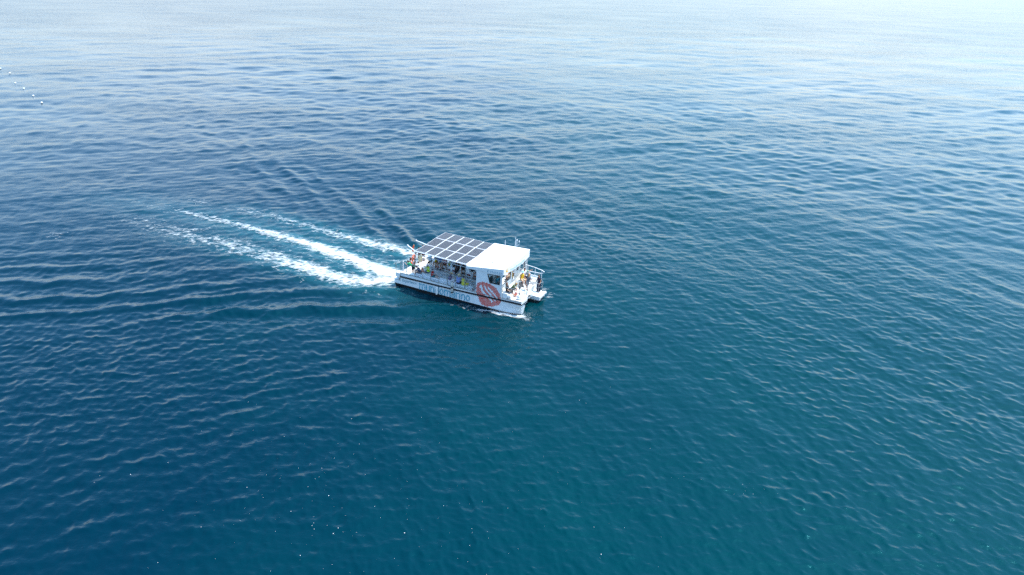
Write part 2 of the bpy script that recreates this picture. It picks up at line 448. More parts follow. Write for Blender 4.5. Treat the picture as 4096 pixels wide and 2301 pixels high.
def mosaic_mat(name, rgb, scale):
    """flat print: coloured tiles with white joints"""
    m = bpy.data.materials.new(name); m.use_nodes = True
    nt = m.node_tree; N = nt.nodes; b = N["Principled BSDF"]; b.inputs["Roughness"].default_value = 0.4
    tc = N.new("ShaderNodeTexCoord"); v = N.new("ShaderNodeTexVoronoi"); v.feature = 'DISTANCE_TO_EDGE'; v.inputs["Scale"].default_value = scale
    nt.links.new(tc.outputs["Object"], v.inputs["Vector"])
    r = N.new("ShaderNodeValToRGB"); r.color_ramp.interpolation = 'CONSTANT'
    r.color_ramp.elements[0].color = (0.74, 0.755, 0.77, 1); r.color_ramp.elements[1].position = 0.04; r.color_ramp.elements[1].color = (*rgb, 1)
    nt.links.new(v.outputs["Distance"], r.inputs[0]); nt.links.new(r.outputs[0], b.inputs["Base Color"])
    return m
M_MOSAIC = mosaic_mat("teal_mosaic_lettering", (0.015, 0.28, 0.38), 10.0)

def solar_mat():
    m = bpy.data.materials.new("solar_cells"); m.use_nodes = True
    nt = m.node_tree; N = nt.nodes; L = nt.links; b = N["Principled BSDF"]
    b.inputs["Roughness"].default_value = 0.3; b.inputs["Coat Weight"].default_value = 0.08; b.inputs["Specular IOR Level"].default_value = 0.3; b.inputs["Coat Roughness"].default_value = 0.10
    tc = N.new("ShaderNodeTexCoord"); sp = N.new("ShaderNodeSeparateXYZ"); L.new(tc.outputs["Object"], sp.inputs[0])
    def mt(op, a, c=0.0):
        n = N.new("ShaderNodeMath"); n.operation = op
        for i, q in enumerate((a, c)):
            if isinstance(q, (int, float)): n.inputs[i].default_value = q
            else: L.new(q, n.inputs[i])
        return n.outputs[0]
    def cell(o, n, w): return mt('ABSOLUTE', mt('SUBTRACT', mt('FRACT', mt('MULTIPLY', o, n / w)), 0.5))
    ax, ay = cell(sp.outputs[0], 6, 1.005), cell(sp.outputs[1], 10, 1.665)
    line = mt('GREATER_THAN', mt('MAXIMUM', ax, ay), 0.482)
    dia = mt('GREATER_THAN', mt('ADD', ax, ay), 0.885)
    f = mt('MAXIMUM', line, dia)
    nz = N.new("ShaderNodeTexNoise"); nz.inputs["Scale"].default_value = 1.6; nz.inputs["Detail"].default_value = 4
    L.new(tc.outputs["Object"], nz.inputs["Vector"])
    rp = N.new("ShaderNodeValToRGB"); rp.color_ramp.elements[0].color = (0.034, 0.030, 0.030, 1); rp.color_ramp.elements[1].color = (0.056, 0.049, 0.048, 1)
    L.new(nz.outputs["Fac"], rp.inputs[0])
    mx = N.new("ShaderNodeMixRGB"); mx.inputs[2].default_value = (0.22, 0.22, 0.23, 1)
    L.new(f, mx.inputs[0]); L.new(rp.outputs[0], mx.inputs[1]); L.new(mx.outputs[0], b.inputs["Base Color"])
    return m
M_CELL = solar_mat()

# ------------------------------------------------------------------ the boat (x forward from the transom, y to port from the starboard side, z up)
boat = bpy.data.objects.new("tour_catamaran", None); COL.objects.link(boat); boat.matrix_world = BOAT_M
tag(boat, "white catamaran tour boat with solar panel roof and red mosaic shell on its side", "boat")
def G(x): return float(np.interp(x, [-1, 0, 1.5, 5, 7.7, 10, 12.05, 13], [1.33, 1.35, 1.38, 1.40, 1.48, 1.58, 1.70, 1.76]))   # gunwale
def RUB(x): return float(np.interp(x, [-1, 0, 5.4, 12.05], [0.97, 1.0, 1.18, 1.505]))
def BOOT(x): return 0.27 + 0.013 * x

def hull(name, flip):
    mb = MB()
    xs = [-0.05, 0.6, 1.5, 3, 5, 7, 8.5, 9.6, 10.2, 10.7, 11.2, 11.6, 11.85, 12.03]
    if flip: xs = [-0.05, 0.6, 1.5, 3, 5, 7, 8.5, 9.4, 9.8, 10.3, 10.8, 11.2, 11.6, 11.9, 12.15]
    rings = []
    for x in xs:
        t = max(0.0, (x - 10.2) / (xs[-1] - 10.2)); top = G(x); bt = BOOT(x); W = 1.45
        if flip: top = float(np.interp(x, [0, 9.3, 11.2, 12.5], [1.38, 1.5, 1.2, 1.05]))
        sec = [(0, top), (0, RUB(x) - 0.05 if not flip else top * 0.7), (0, bt), (0.05, -0.1), (0.33, -0.5), (0.72, -0.66), (1.1, -0.5), (1.4, -0.1), (1.45, bt), (1.45, 0.98)]
        out = []
        for y, z in sec:
            zt = min(1.0, max(0.0, (z + 0.66) / (top + 0.66)))
            k = t * t * (1 - zt) ** 0.8 * 1.05
            yy = y + (0.66 - y) * min(0.93, k)
            if y > 0.72: yy -= t * 0.12
            zz = z + (t ** 2) * 0.35 * (1 - zt) if z < 0 else z
            xx = x - t * (1 - zt) * 0.16
            out.append((xx, yy, zz))
        if flip:
            sh = float(np.interp(x, [0, 9.3, 10.8, 12.4], [5.11, 5.11, 4.75, 4.16]))
            wr = float(np.interp(x, [0, 9.3, 12.4], [1.0, 1.0, 0.76]))
            out = [(p[0], sh - p[1] * wr, p[2]) for p in out]
        rings.append(out)
    n = len(rings[0])
    for i in range(len(rings) - 1):
        for k in range(n - 1):
            mb.add([rings[i][k], rings[i][k + 1], rings[i + 1][k + 1], rings[i + 1][k]], [(0, 1, 2, 3)], 1 if 2 <= k <= 7 else 0)
    for ring in (rings[0], rings[-1]):
        c = [sum(p[j] for p in ring) / n for j in range(3)]
        for k in range(n): mb.add([ring[k], ring[(k + 1) % n], c], [(0, 1, 2)], 0 if ring is rings[-1] else (1 if 2 <= k <= 7 else 0))
    # stern step
    y0, y1 = (0.0, 1.45) if not flip else (3.66, 5.11)
    bt = BOOT(-0.4)
    mb.hexa([(-0.70, y0, bt), (-0.05, y0, bt), (-0.05, y1, bt), (-0.70, y1, bt)], [(-0.72, y0, 0.63), (-0.05, y0, 0.63), (-0.05, y1, 0.63), (-0.72, y1, 0.63)], 0)
    mb.hexa([(-0.52, y0 + 0.2, -0.5), (-0.05, y0 + 0.2, -0.5), (-0.05, y1 - 0.2, -0.5), (-0.52, y1 - 0.2, -0.5)], [(-0.70, y0 + 0.002, bt - 0.002), (-0.05, y0 + 0.002, bt - 0.002), (-0.05, y1, bt - 0.002), (-0.70, y1, bt - 0.002)], 1)
    return mb.build(name, [M_WHITE, M_ANTI], boat)
hs = hull("hull", False); hs["label"] = "starboard hull with lettering and black bottom paint"
hp = hull("hull", True); hp["label"] = "port hull with low bow"

# rubbing strip and gunwale cap along the starboard side
def side_strip(name, zf, h0, h1, out, inn, x0, x1, m, parent):
    mb = MB(); xs = np.linspace(x0, x1, 25)
    for a, b in zip(xs[:-1], xs[1:]):
        mb.hexa([(a, -out, zf(a) + h0), (b, -out, zf(b) + h0), (b, inn, zf(b) + h0), (a, inn, zf(a) + h0)],
                [(a, -out, zf(a) + h1), (b, -out, zf(b) + h1), (b, inn, zf(b) + h1), (a, inn, zf(a) + h1)])
    return mb.build(name, m, parent)
side_strip("rubbing_strip", RUB, -0.07, 0.07, 0.055, -0.002, -0.05, 12.05, M_RUB, hs)
side_strip("gunwale_cap", G, 0.0, 0.035, 0.03, 0.07, -0.04, 12.05, M_STEEL, hs)
MB().tube([(-0.06, -0.02, 1.34), (-0.12, -0.02, 0.6)], 0.03).build("corner_guard", M_STEEL, hs)
MB().box(-0.73, -0.05, -0.012, 0.0, 0.60, 0.64).build("step_trim", M_STEEL, hs)
mb = MB()
for a, b in zip(np.linspace(-0.05, 9.3, 12)[:-1], np.linspace(-0.05, 9.3, 12)[1:]):
    mb.hexa([(a, 5.112, 1.02), (b, 5.112, 1.02), (b, 5.16, 1.02), (a, 5.16, 1.02)], [(a, 5.112, 1.16), (b, 5.112, 1.16), (b, 5.16, 1.16), (a, 5.16, 1.16)])
mb.build("rubbing_strip", M_RUB, hp)

# decks
FL = 1.0
mb = MB(); mb.box(-0.65, 9.88, 1.2, 3.9, 0.55, FL - 0.004)
mb.build("bridge_deck", M_WHITE, boat)
MB().box(-0.62, 7.6, 0.55, 4.62, FL, FL + 0.02).build("floor", M_DECK, boat)
def hatch(x0, x1, y0, y1, z):
    mb = MB(); w = 0.022
    for a in ((x0, x1, y0, y0 + w), (x0, x1, y1 - w, y1), (x0, x0 + w, y0 + w, y1 - w), (x1 - w, x1, y0 + w, y1 - w)): mb.box(*a, z, z + 0.006)
    mb.build("hatch_seam", M_SEAM, boat)
hatch(2.95, 3.75, 1.75, 2.5, FL + 0.02); hatch(5.7, 6.9, 1.45, 2.2, FL + 0.02); hatch(4.6, 5.3, 2.2, 2.9, FL + 0.02)
for y in (1.1, 2.6):
    MB().box(-0.6, 7.55, y, y + 0.012, FL + 0.02, FL + 0.023).build("plank_seam", M_SEAM, boat)
mb = MB(); xs = np.linspace(-0.04, 9.95, 14)
for a, b in zip(xs[:-1], xs[1:]):
    mb.hexa([(a, 0.02, 0.9), (b, 0.02, 0.9), (b, 0.50, 0.9), (a, 0.50, 0.9)], [(a, 0.02, G(a) - 0.02), (b, 0.02, G(b) - 0.02), (b, 0.50, G(b) - 0.03), (a, 0.50, G(a) - 0.03)])
mb.build("side_deck", M_DECKW, boat)
MB().box(-0.04, 9.9, 4.66, 5.09, 0.9, 1.36).build("side_deck", M_DECKW, boat)
# benches: starboard in two lengths, port with life jacket openings
b1 = MB().box(1.35, 4.85, 0.52, 0.96, FL + 0.02, 1.46).build("bench", M_WHITE, boat, bevel=0.02)
b2 = MB().box(5.05, 6.95, 0.52, 0.96, FL + 0.02, 1.46).build("bench", M_WHITE, boat, bevel=0.02)
b4 = MB().box(0.3, 1.25, 0.52, 0.80, FL + 0.02, 1.30).build("locker", M_WHITE, boat, bevel=0.02)
b3 = MB().box(0.75, 7.45, 3.42, 4.64, FL + 0.02, 1.50).build("bench", M_WHITE, boat, bevel=0.02)
MB().box(0.75, 7.45, 4.50, 4.655, 1.50, 1.92).build("backrest", M_WHITE, b3, bevel=0.02)
def stadium(w, h, n=8):
    r = h / 2; pts = []
    for k in range(n + 1):
        a = -math.pi / 2 + math.pi * k / n; pts.append((w / 2 - r + r * math.cos(a), r * math.sin(a)))
    for k in range(n + 1):
        a = math.pi / 2 + math.pi * k / n; pts.append((-w / 2 + r + r * math.cos(a), r * math.sin(a)))
    return pts
OVX = [1.75, 2.35, 2.95, 3.55, 4.55, 5.10, 5.75, 6.35]
for x in OVX:
    o_, i_ = stadium(0.46, 0.24), stadium(0.39, 0.17); mb = MB(); n = len(o_)
    mb.add([(x + p[0], 3.405, 1.22 + p[1]) for p in o_] + [(x + p[0], 3.405, 1.22 + p[1]) for p in i_], [(k, (k + 1) % n, n + (k + 1) % n, n + k) for k in range(n)])
    mb.add([(x + p[0], 3.405, 1.22 + p[1]) for p in o_] + [(x + p[0], 3.42, 1.22 + p[1]) for p in o_], [(k, (k + 1) % n, n + (k + 1) % n, n + k) for k in range(n)])
    rim = mb.build("locker_rim", M_WHITE, b3)
    MB().add([(x + p[0], 3.412, 1.22 + p[1]) for p in stadium(0.40, 0.18)], [tuple(range(n))]).build("opening_shade_plate", M_DARK, rim)  # flat dark plate, no recess: its colour paints the shade inside the opening

# foredeck: raised middle, lower starboard side deck and low port bow
def prism(poly, z0, z1):
    mb = MB(); mb.hexa([(x, y, z0) for x, y in poly], [(x, y, z1) for x, y in poly]); return mb
def zst(x, y): return G(x) - 0.02 - 0.06 * y
poly = [(9.92, 0.02), (12.02, 0.02), (12.02, 1.28), (11.70, 1.34), (9.92, 1.2)]
mb = MB(); mb.hexa([(x, y, 0.9 if x < 11.5 else 1.22) for x, y in poly], [(x, y, zst(x, y)) for x, y in poly]); mb.build("side_deck", M_DECKW, boat)
MB().box(9.92, 11.42, 1.02, 4.92, 1.05, 1.65).build("foredeck", M_DECKW, boat, bevel=0.015)
prism([(11.425, 1.345), (11.72, 1.345), (11.80, 3.02), (11.425, 3.02)], 1.15, 1.45).build("foredeck_step", M_DECKW, boat)
nose = prism([(11.425, 3.03), (12.46, 3.03), (12.46, 4.12), (12.0, 4.45), (11.425, 4.75)], 0.76, 1.10).build("bow_platform", M_WHITE, boat, bevel=0.012)
MB().box(12.462, 12.48, 3.2, 4.0, 0.80, 0.90).build("bow_fender_strip", M_RUB, nose)
mb = MB(); mb.hexa([(12.03, 0.05, 1.36), (12.055, 0.05, 1.36), (12.055, 1.26, 1.30), (12.03, 1.26, 1.30)], [(12.03, 0.05, 1.44), (12.055, 0.05, 1.44), (12.055, 1.26, 1.38), (12.03, 1.26, 1.38)])
mb.build("bow_fender_strip", M_RUB, hs)
# bench blocks in front of the cabin
MB().box(10.03, 10.62, 1.04, 2.05, 1.652, 2.05).build("bow_bench", M_WHITE, boat, bevel=0.02)
MB().box(10.03, 10.62, 0.12, 1.01, zst(10.6, 1.0) + 0.002, 2.05).build("bow_bench", M_WHITE, boat, bevel=0.02)
MB().box(10.03, 10.62, 3.15, 4.88, 1.652, 2.08).build("bow_bench", M_WHITE, boat, bevel=0.02)
MB().box(10.66, 11.38, 4.45, 4.90, 1.652, 2.05).build("bow_bench", M_WHITE, boat, bevel=0.02)
MB().box(11.0, 11.4, 4.0, 4.42, 1.652, 1.95).build("deck_locker", M_WHITE, boat, bevel=0.02)

# ---- cabin
def ring_wall(outer, inner, axis_pt, thick):
    """flat wall with a hole: outer and inner loops (3D), pushed back by vector thick"""
    n = len(outer); mb = MB(); T = Vector(thick)
    O = [Vector(p) for p in outer]; I = [Vector(p) for p in inner]
    for A, B in ((O, I), ([p + T for p in O], [p + T for p in I])):
        mb.add(A + B, [(k, (k + 1) % n, n + (k + 1) % n, n + k) for k in range(n)])
    for A in (O, I):
        mb.add(A + [p + T for p in A], [(k, (k + 1) % n, n + (k + 1) % n, n + k) for k in range(n)])
    return mb
def frame_window(parent, pts, width, depth, m, into, pane=True):
    """window frame round pts (3D loop, convex quad) with a pane"""
    P = [Vector(p) for p in pts]; c = sum(P, Vector()) / len(P)
    inn = [p + (c - p).normalized() * width * 1.6 for p in P]
    D = Vector(into)
    mb = ring_wall([p - D * depth for p in P], [p - D * depth for p in inn], None, D * (depth * 2 + 0.03))
    w = mb.build("window", m, parent)
    if pane: MB().add([p + D * 0.02 for p in inn], [tuple(range(len(inn)))]).build("pane", M_GLASS, w)
    return w
FB = lambda x: float(np.interp(x, [6.64, 10.24], [3.50, 3.74]))        # lower edge of the starboard roof fascia
win = [(8.69, 3.50), (9.93, 3.60), (9.98, 2.74), (8.96, 2.69)]
outer = [(7.64, 0, FB(7.64) + 0.02), (10.10, 0, FB(10.1) + 0.02), (10.16, 0, G(10.16)), (7.70, 0, G(7.7))]
side_wall = ring_wall(outer, [(x, 0, z) for x, z in win], None, (0, 0.05, 0)).build("cabin_side", M_WHITE, boat)
frame_window(side_wall, [(x, 0, z) for x, z in win], 0.05, 0.012, M_BLACK, (0, 1, 0))
outerp = [(7.64, 5.11, 3.75), (10.10, 5.11, 3.75), (10.10, 5.11, 1.40), (7.64, 5.11, 1.40)]
winp = [(8.6, 5.11, 3.45), (9.7, 5.11, 3.45), (9.7, 5.11, 2.6), (8.6, 5.11, 2.6)]
pw = ring_wall(outerp, winp, None, (0, -0.05, 0)).build("cabin_side", M_WHITE, boat)
frame_window(pw, winp, 0.05, 0.012, M_BLACK, (0, -1, 0))
MB().box(7.62, 9.9, 0.06, 5.05, 1.05, 1.20).build("cabin_floor", M_DECK, boat)
# cabin front, in panels between the windows
XF = 9.9
def fwall(y0, y1, z0, z1, hole=None, name="cabin_front"):
    o4 = [(XF, y0, z1), (XF, y1, z1), (XF, y1, z0), (XF, y0, z0)]
    if hole is None:
        mb = MB(); mb.box(XF, XF + 0.05, y0, y1, z0, z1); return mb.build(name, M_WALL, boat)
    return ring_wall(o4, hole, None, (0.05, 0, 0)).build(name, M_WALL, boat)
h1 = [(XF, 0.22, 3.52), (XF, 2.05, 3.45), (XF, 2.08, 2.62), (XF, 0.24, 2.52)]
w1 = fwall(0.055, 2.16, 1.1, 3.72, h1)
frame_window(w1, h1, 0.045, 0.012, M_DARK, (1, 0, 0))
door = MB(); hd_ = [(XF + 0.0, 2.33, 3.42), (XF, 2.86, 3.42), (XF, 2.90, 2.05), (XF, 2.36, 2.05)]
dw = ring_wall([(XF, 2.17, 3.72), (XF, 3.05, 3.72), (XF, 3.05, 1.1), (XF, 2.17, 1.1)], hd_, None, (0.05, 0, 0)).build("cabin_door", M_WALL, boat)
frame_window(dw, hd_, 0.03, 0.010, M_ALU, (1, 0, 0))
MB().box(XF + 0.05, XF + 0.09, 2.95, 2.99, 2.35, 2.55).build("handle", M_STEEL, dw)
h3 = [(XF, 3.18, 3.40), (XF, 3.62, 3.40), (XF, 3.62, 2.92), (XF, 3.18, 2.92)]
w3 = fwall(3.06, 3.85, 1.1, 3.72, h3)
frame_window(w3, h3, 0.03, 0.012, M_DARK, (1, 0, 0))
h4 = [(XF, 3.98, 3.45), (XF, 4.98, 3.50), (XF, 4.98, 2.72), (XF, 3.98, 2.62)]
w4 = fwall(3.86, 5.055, 1.1, 3.72, h4)
frame_window(w4, h4, 0.04, 0.012, M_DARK, (1, 0, 0))
MB().box(10.06, 10.12, 0.0, 0.05, 1.62, 3.7).build("corner_post", M_ALU, boat)
MB().tube([(10.0, -0.04, 2.75), (10.0, -0.10, 2.85), (10.0, -0.04, 2.95)], 0.02).build("side_lamp", M_ALU, side_wall)
# helm console, wheel
cons = MB().hexa([(9.2, 0.8, 1.2), (9.82, 0.8, 1.2), (9.82, 2.0, 1.2), (9.2, 2.0, 1.2)], [(9.35, 0.8, 2.25), (9.82, 0.8, 2.45), (9.82, 2.0, 2.45), (9.35, 2.0, 2.25)]).build("helm_console", M_WALL, boat)
ring = [(9.22 + 0.05 * math.sin(a), 1.45 + 0.2 * math.cos(a), 2.22 + 0.2 * math.sin(a)) for a in np.linspace(0, 2 * math.pi, 17)]
MB().tube(ring, 0.018, 6).build("steering_wheel", M_BLACK, cons)
MB().box(9.5, 9.56, 0.95, 1.35, 2.36, 2.62).build("plotter", M_BLACK, cons)
seat = MB().box(8.35, 8.8, 1.2, 1.75, 1.75, 1.87).box(8.30, 8.40, 1.2, 1.75, 1.87, 2.62).box(8.52, 8.62, 1.42, 1.52, 1.2, 1.75).build("helm_seat", M_BLACK, boat, bevel=0.03)

# ---- cabin roof
def roof_front(y): return 10.20 + 0.20 * math.sin(math.pi * min(1, max(0, y / 5.14)))
def roof_z(x, y):
    u = (x - 6.64) / 3.57; v = y / 5.14
    return (3.71 * (1 - u) + 4.23 * u) * (1 - v) + (4.17 * (1 - u) + 4.40 * u) * v + 0.05 * math.sin(math.pi * v)
mb = MB(); ny = 16; nx = 5
P = [[(6.66 + (roof_front(y) - 6.66) * i / nx, y) for i in range(nx + 1)] for y in np.linspace(-0.03, 5.16, ny + 1)]
vs = [(x, y, roof_z(x, y)) for row in P for x, y in row]; k = nx + 1
vs += [(x, y, roof_z(x, y) - 0.09) for row in P for x, y in row]; o_ = (ny + 1) * k
fs = []
for j in range(ny):
    for i in range(nx):
        a = j * k + i; fs += [(a, a + 1, a + 1 + k, a + k), (o_ + a, o_ + a + k, o_ + a + 1 + k, o_ + a + 1)]
for i in range(nx): fs += [(i, o_ + i, o_ + i + 1, i + 1), (ny * k + i, ny * k + i + 1, o_ + ny * k + i + 1, o_ + ny * k + i)]
for j in range(ny): fs += [(j * k, (j + 1) * k, o_ + (j + 1) * k, o_ + j * k), (j * k + nx, o_ + j * k + nx, o_ + (j + 1) * k + nx, (j + 1) * k + nx)]
mb.add(vs, fs); croof = mb.build("cabin_roof", M_ROOF, boat, smooth=True)
mb = MB(); ys = np.linspace(-0.03, 5.16, 17)                       # curved front fascia
for a, b in zip(ys[:-1], ys[1:]):
    xa, xb = roof_front(a) + 0.002, roof_front(b) + 0.002
    mb.hexa([(xa - 0.04, a, 3.73), (xa + 0.03, a, 3.73), (xb + 0.03, b, 3.73), (xb - 0.04, b, 3.73)],
            [(xa - 0.04, a, roof_z(10.2, a) - 0.008), (xa + 0.012, a, roof_z(10.2, a) - 0.008), (xb + 0.012, b, roof_z(10.2, b) - 0.008), (xb - 0.04, b, roof_z(10.2, b) - 0.008)])
mb.build("front_fascia", M_ROOF, croof)
mb = MB(); mb.hexa([(6.66, -0.045, 3.50), (10.23, -0.045, 3.74), (10.23, -0.001, 3.74), (6.66, -0.001, 3.50)], [(6.66, -0.045, 3.715), (10.23, -0.045, 4.235), (10.23, -0.001, 4.235), (6.66, -0.001, 3.715)])
sfas = mb.build("side_fascia", M_WHITE, croof)
mb = MB(); mb.hexa([(6.66, 5.12, 3.8), (10.2, 5.12, 3.75), (10.2, 5.17, 3.75), (6.66, 5.12 + 0.05, 3.8)], [(6.66, 5.12, 4.16), (10.2, 5.12, 4.39), (10.2, 5.17, 4.39), (6.66, 5.17, 4.16)])
mb.build("side_fascia", M_WHITE, croof)
# mast, aerials and lamps on the roof
zr = roof_z(10.0, 2.56)
mast = MB().tube([(10.08, 2.56, zr - 0.02), (10.05, 2.56, zr + 1.62)], [0.035, 0.028]).tube([(10.05, 2.50, zr + 0.5), (10.05, 2.35, zr + 0.5)], 0.015).build("mast", M_ALU, croof)
MB().lathe([(0.05, 0), (0.06, 0.03), (0.06, 0.12), (0.03, 0.15)], 12, (10.05, 2.56, zr + 1.60)).build("masthead_lamp", M_ALU, mast)
MB().tube([(10.05, 2.58, zr + 1.15), (10.20, 2.72, zr + 1.25), (10.20, 2.72, zr + 1.52)], 0.02).lathe([(0.045, 0), (0.05, 0.02), (0.05, 0.10), (0.02, 0.12)], 12, (10.20, 2.72, zr + 1.50)).build("lamp_bracket", M_ALU, mast)
MB().lathe([(0.05, 0), (0.05, 0.09), (0.0, 0.1)], 12, (9.98, 2.33, zr + 0.46)).build("horn", M_ALU, mast)
for x, y, h in ((7.85, 5.0, 0.55), (8.84, 5.0, 1.05)):
    MB().tube([(x, y, roof_z(x, y) - 0.02), (x - 0.03, y, roof_z(x, y) + h)], [0.022, 0.012]).build("aerial", M_ALU, croof)
MB().tube([(9.98, 4.0, roof_z(9.98, 4) - 0.02), (9.93, 4.0, roof_z(9.98, 4) + 0.5)], [0.014, 0.010]).build("aerial", M_BLACK, croof)
MB().tube([(8.84, 0.5, roof_z(8.84, 0.5) - 0.02), (8.83, 0.5, roof_z(8.84, 0.5) + 0.26)], 0.012).box(8.79, 8.87, 0.46, 0.54, roof_z(8.84, .5) + 0.24, roof_z(8.84, .5) + 0.36).build("deck_lamp", M_BLACK, croof)
for x, y in ((9.7, 1.6), (9.85, 2.9), (9.6, 3.3), (9.2, 2.2)):
    MB().lathe([(0.035, 0), (0.035, 0.05), (0.0, 0.06)], 10, (x, y, roof_z(x, y) - 0.004)).build("roof_fitting", M_ALU, croof)

# ---- solar roof: white sheet, 15 panels
RY = [0.0, 1.715, 3.425, 5.125]; RZ = [3.86, 3.905, 4.035, 4.065]
def solar_z(y): return float(np.interp(y, RY, RZ))
mb = MB()
for j in range(3):
    y0, y1 = RY[j], RY[j + 1]; z0, z1 = RZ[j], RZ[j + 1]
    mb.hexa([(1.46, y0, z0 - 0.07), (6.70, y0, z0 - 0.07), (6.70, y1, z1 - 0.07), (1.46, y1, z1 - 0.07)], [(1.46, y0, z0 - 0.02), (6.70, y0, z0 - 0.02), (6.70, y1, z1 - 0.02), (1.46, y1, z1 - 0.02)])
canopy = mb.build("canopy_roof", M_ROOF, boat)
PF = MB()
for a in ((0, 1.005, 0, 0.02), (0, 1.005, 1.645, 1.665), (0, 0.02, 0.02, 1.645), (0.985, 1.005, 0.02, 1.645)): PF.box(*a, 0, 0.035)
PF_ME = PF.mesh("solar_panel", M_ALU)
PC_ME = MB().box(0.02, 0.985, 0.02, 1.645, 0.004, 0.028).mesh("cell_sheet", M_CELL)
for j in range(3):
    sl = math.atan2(RZ[j + 1] - RZ[j], RY[j + 1] - RY[j])
    for i in range(5):
        p = obj("solar_panel", PF_ME, boat)
        p.location = (1.49 + 1.04 * i, RY[j] + 0.024, RZ[j] - 0.012 + 0.024 * math.tan(sl)); p.rotation_euler = (sl, 0, 0)
        obj("cell_sheet", PC_ME, p)
mb = MB().tube([(1.46, 0.01, 3.80), (6.70, 0.01, 3.80)], 0.035).tube([(1.46, 0.01, 3.80), (1.46, 1.715, 3.85), (1.46, 3.425, 3.98), (1.46, 5.11, 4.0)], 0.035)
mb.build("canopy_edge", M_ALU, canopy)
MB().tube([(1.44, 0.02, 3.55), (6.66, 0.02, 3.55)], 0.035).build("canopy_beam", M_STEEL, boat)
MB().tube([(1.44, 5.09, 3.75), (7.6, 5.09, 3.75)], 0.035).build("canopy_beam", M_STEEL, boat)
for x in (1.5, 3.1, 4.8, 6.6):
    MB().tube([(x, 0.03, 3.62), (x, 1.715, 3.78), (x, 3.425, 3.9), (x, 5.08, 3.92)], 0.025).build("canopy_rib", M_STEEL, boat)
POSTX = [1.47, 3.13, 4.83, 6.58]
for x in POSTX:
    MB().tube([(x, 0.02, G(x)), (x, 0.02, 3.83)], 0.034).lathe([(0.07, 0), (0.07, 0.02), (0.035, 0.05)], 10, (x, 0.02, G(x) + 0.034)).build("roof_post", M_STEEL, boat)
    MB().tube([(x, 5.08, 1.36), (x, 5.08, 4.0)], 0.034).build("roof_post", M_STEEL, boat)
for x, y in ((1.6, 3.25), (2.35, 3.25), (3.9, 3.35)):
    MB().tube([(x, y, FL + 0.02), (x, y, solar_z(y) - 0.06)], 0.03).build("inner_post", M_STEEL, boat)
# side rails
for x in (-0.06, 0.61, 2.31, 3.97, 5.67):
    MB().tube([(x, 0.02, G(x)), (x - 0.02, 0.02, G(x) + 1.07)], 0.030 if x == 0.61 else 0.02).lathe([(0.05, 0), (0.05, 0.02), (0.02, 0.04)], 8, (x, 0.02, G(x) + 0.034)).build("stanchion", M_STEEL, boat)
for h, r in ((1.06, 0.018), (0.76, 0.012), (0.36, 0.012)):
    MB().tube([(-0.06, 0.02, G(0) + h), (0.6, 0.02, G(0) + h)], r, 6).build("rail", M_STEEL, boat)
    MB().tube([(1.47, 0.02, G(1.5) + h), (4.0, 0.02, G(4) + h), (7.66, 0.02, G(7.6) + h - 0.03)], r, 6).build("rail", M_STEEL, boat)
    MB().tube([(0.2, 5.08, 1.36 + h), (7.62, 5.08, 1.36 + h)], r, 6).build("rail", M_STEEL, boat)
for x in (0.2, 2.3, 4.0, 5.7):
    MB().tube([(x, 5.08, 1.36), (x, 5.08, 2.43)], 0.02).build("stanchion", M_STEEL, boat)
# stern rail and gate frames
for (y0, y1) in ((0.1, 1.05), (1.9, 3.2), (3.4, 5.0)):
    MB().tube([(-0.6, y0, FL), (-0.6, y0, FL + 1.08), (-0.6, y1, FL + 1.08), (-0.6, y1, FL)], 0.02).tube([(-0.6, y0, FL + 0.55), (-0.6, y1, FL + 0.55)], 0.012, 6).build("stern_rail", M_STEEL, boat)
MB().tube([(-0.55, 0.02, 1.33), (-0.6, 0.02, 2.3)], 0.02).build("stanchion", M_STEEL, boat)
MB().tube([(-0.34, 0.85, FL), (-0.34, 0.85, FL + 1.15)], 0.045).build("boarding_post", M_ALU, boat)
MB().box(-0.62, 0.3, 0.02, 0.55, 0.9, 1.30).build("stern_block", M_WHITE, boat, bevel=0.02)
MB().box(-0.62, -0.2, 4.3, 5.05, 0.9, 1.30).build("stern_block", M_WHITE, boat, bevel=0.02)
# outrigger poles stowed at the aft edge of the canopy
for a, b in (((1.44, 0.05, 3.80), (0.65, 0.05, 4.17)), ((1.42, 1.8, 3.90), (0.39, 1.8, 4.03))):
    a = Vector(a); b = Vector(b)
    MB().tube([a, b], 0.042).lathe([(0.02, -0.02), (0.06, 0.0), (0.06, 0.05), (0.02, 0.07)], 10, tuple(b)).build("outrigger_pole", M_ALU, boat)
# camera dome under the roof edge
MB().lathe([(0.0, -0.09), (0.06, -0.06), (0.085, 0.0), (0.085, 0.05), (0.0, 0.06)], 12, (4.88, 0.0, 3.66)).build("camera_dome", M_ALU, boat)

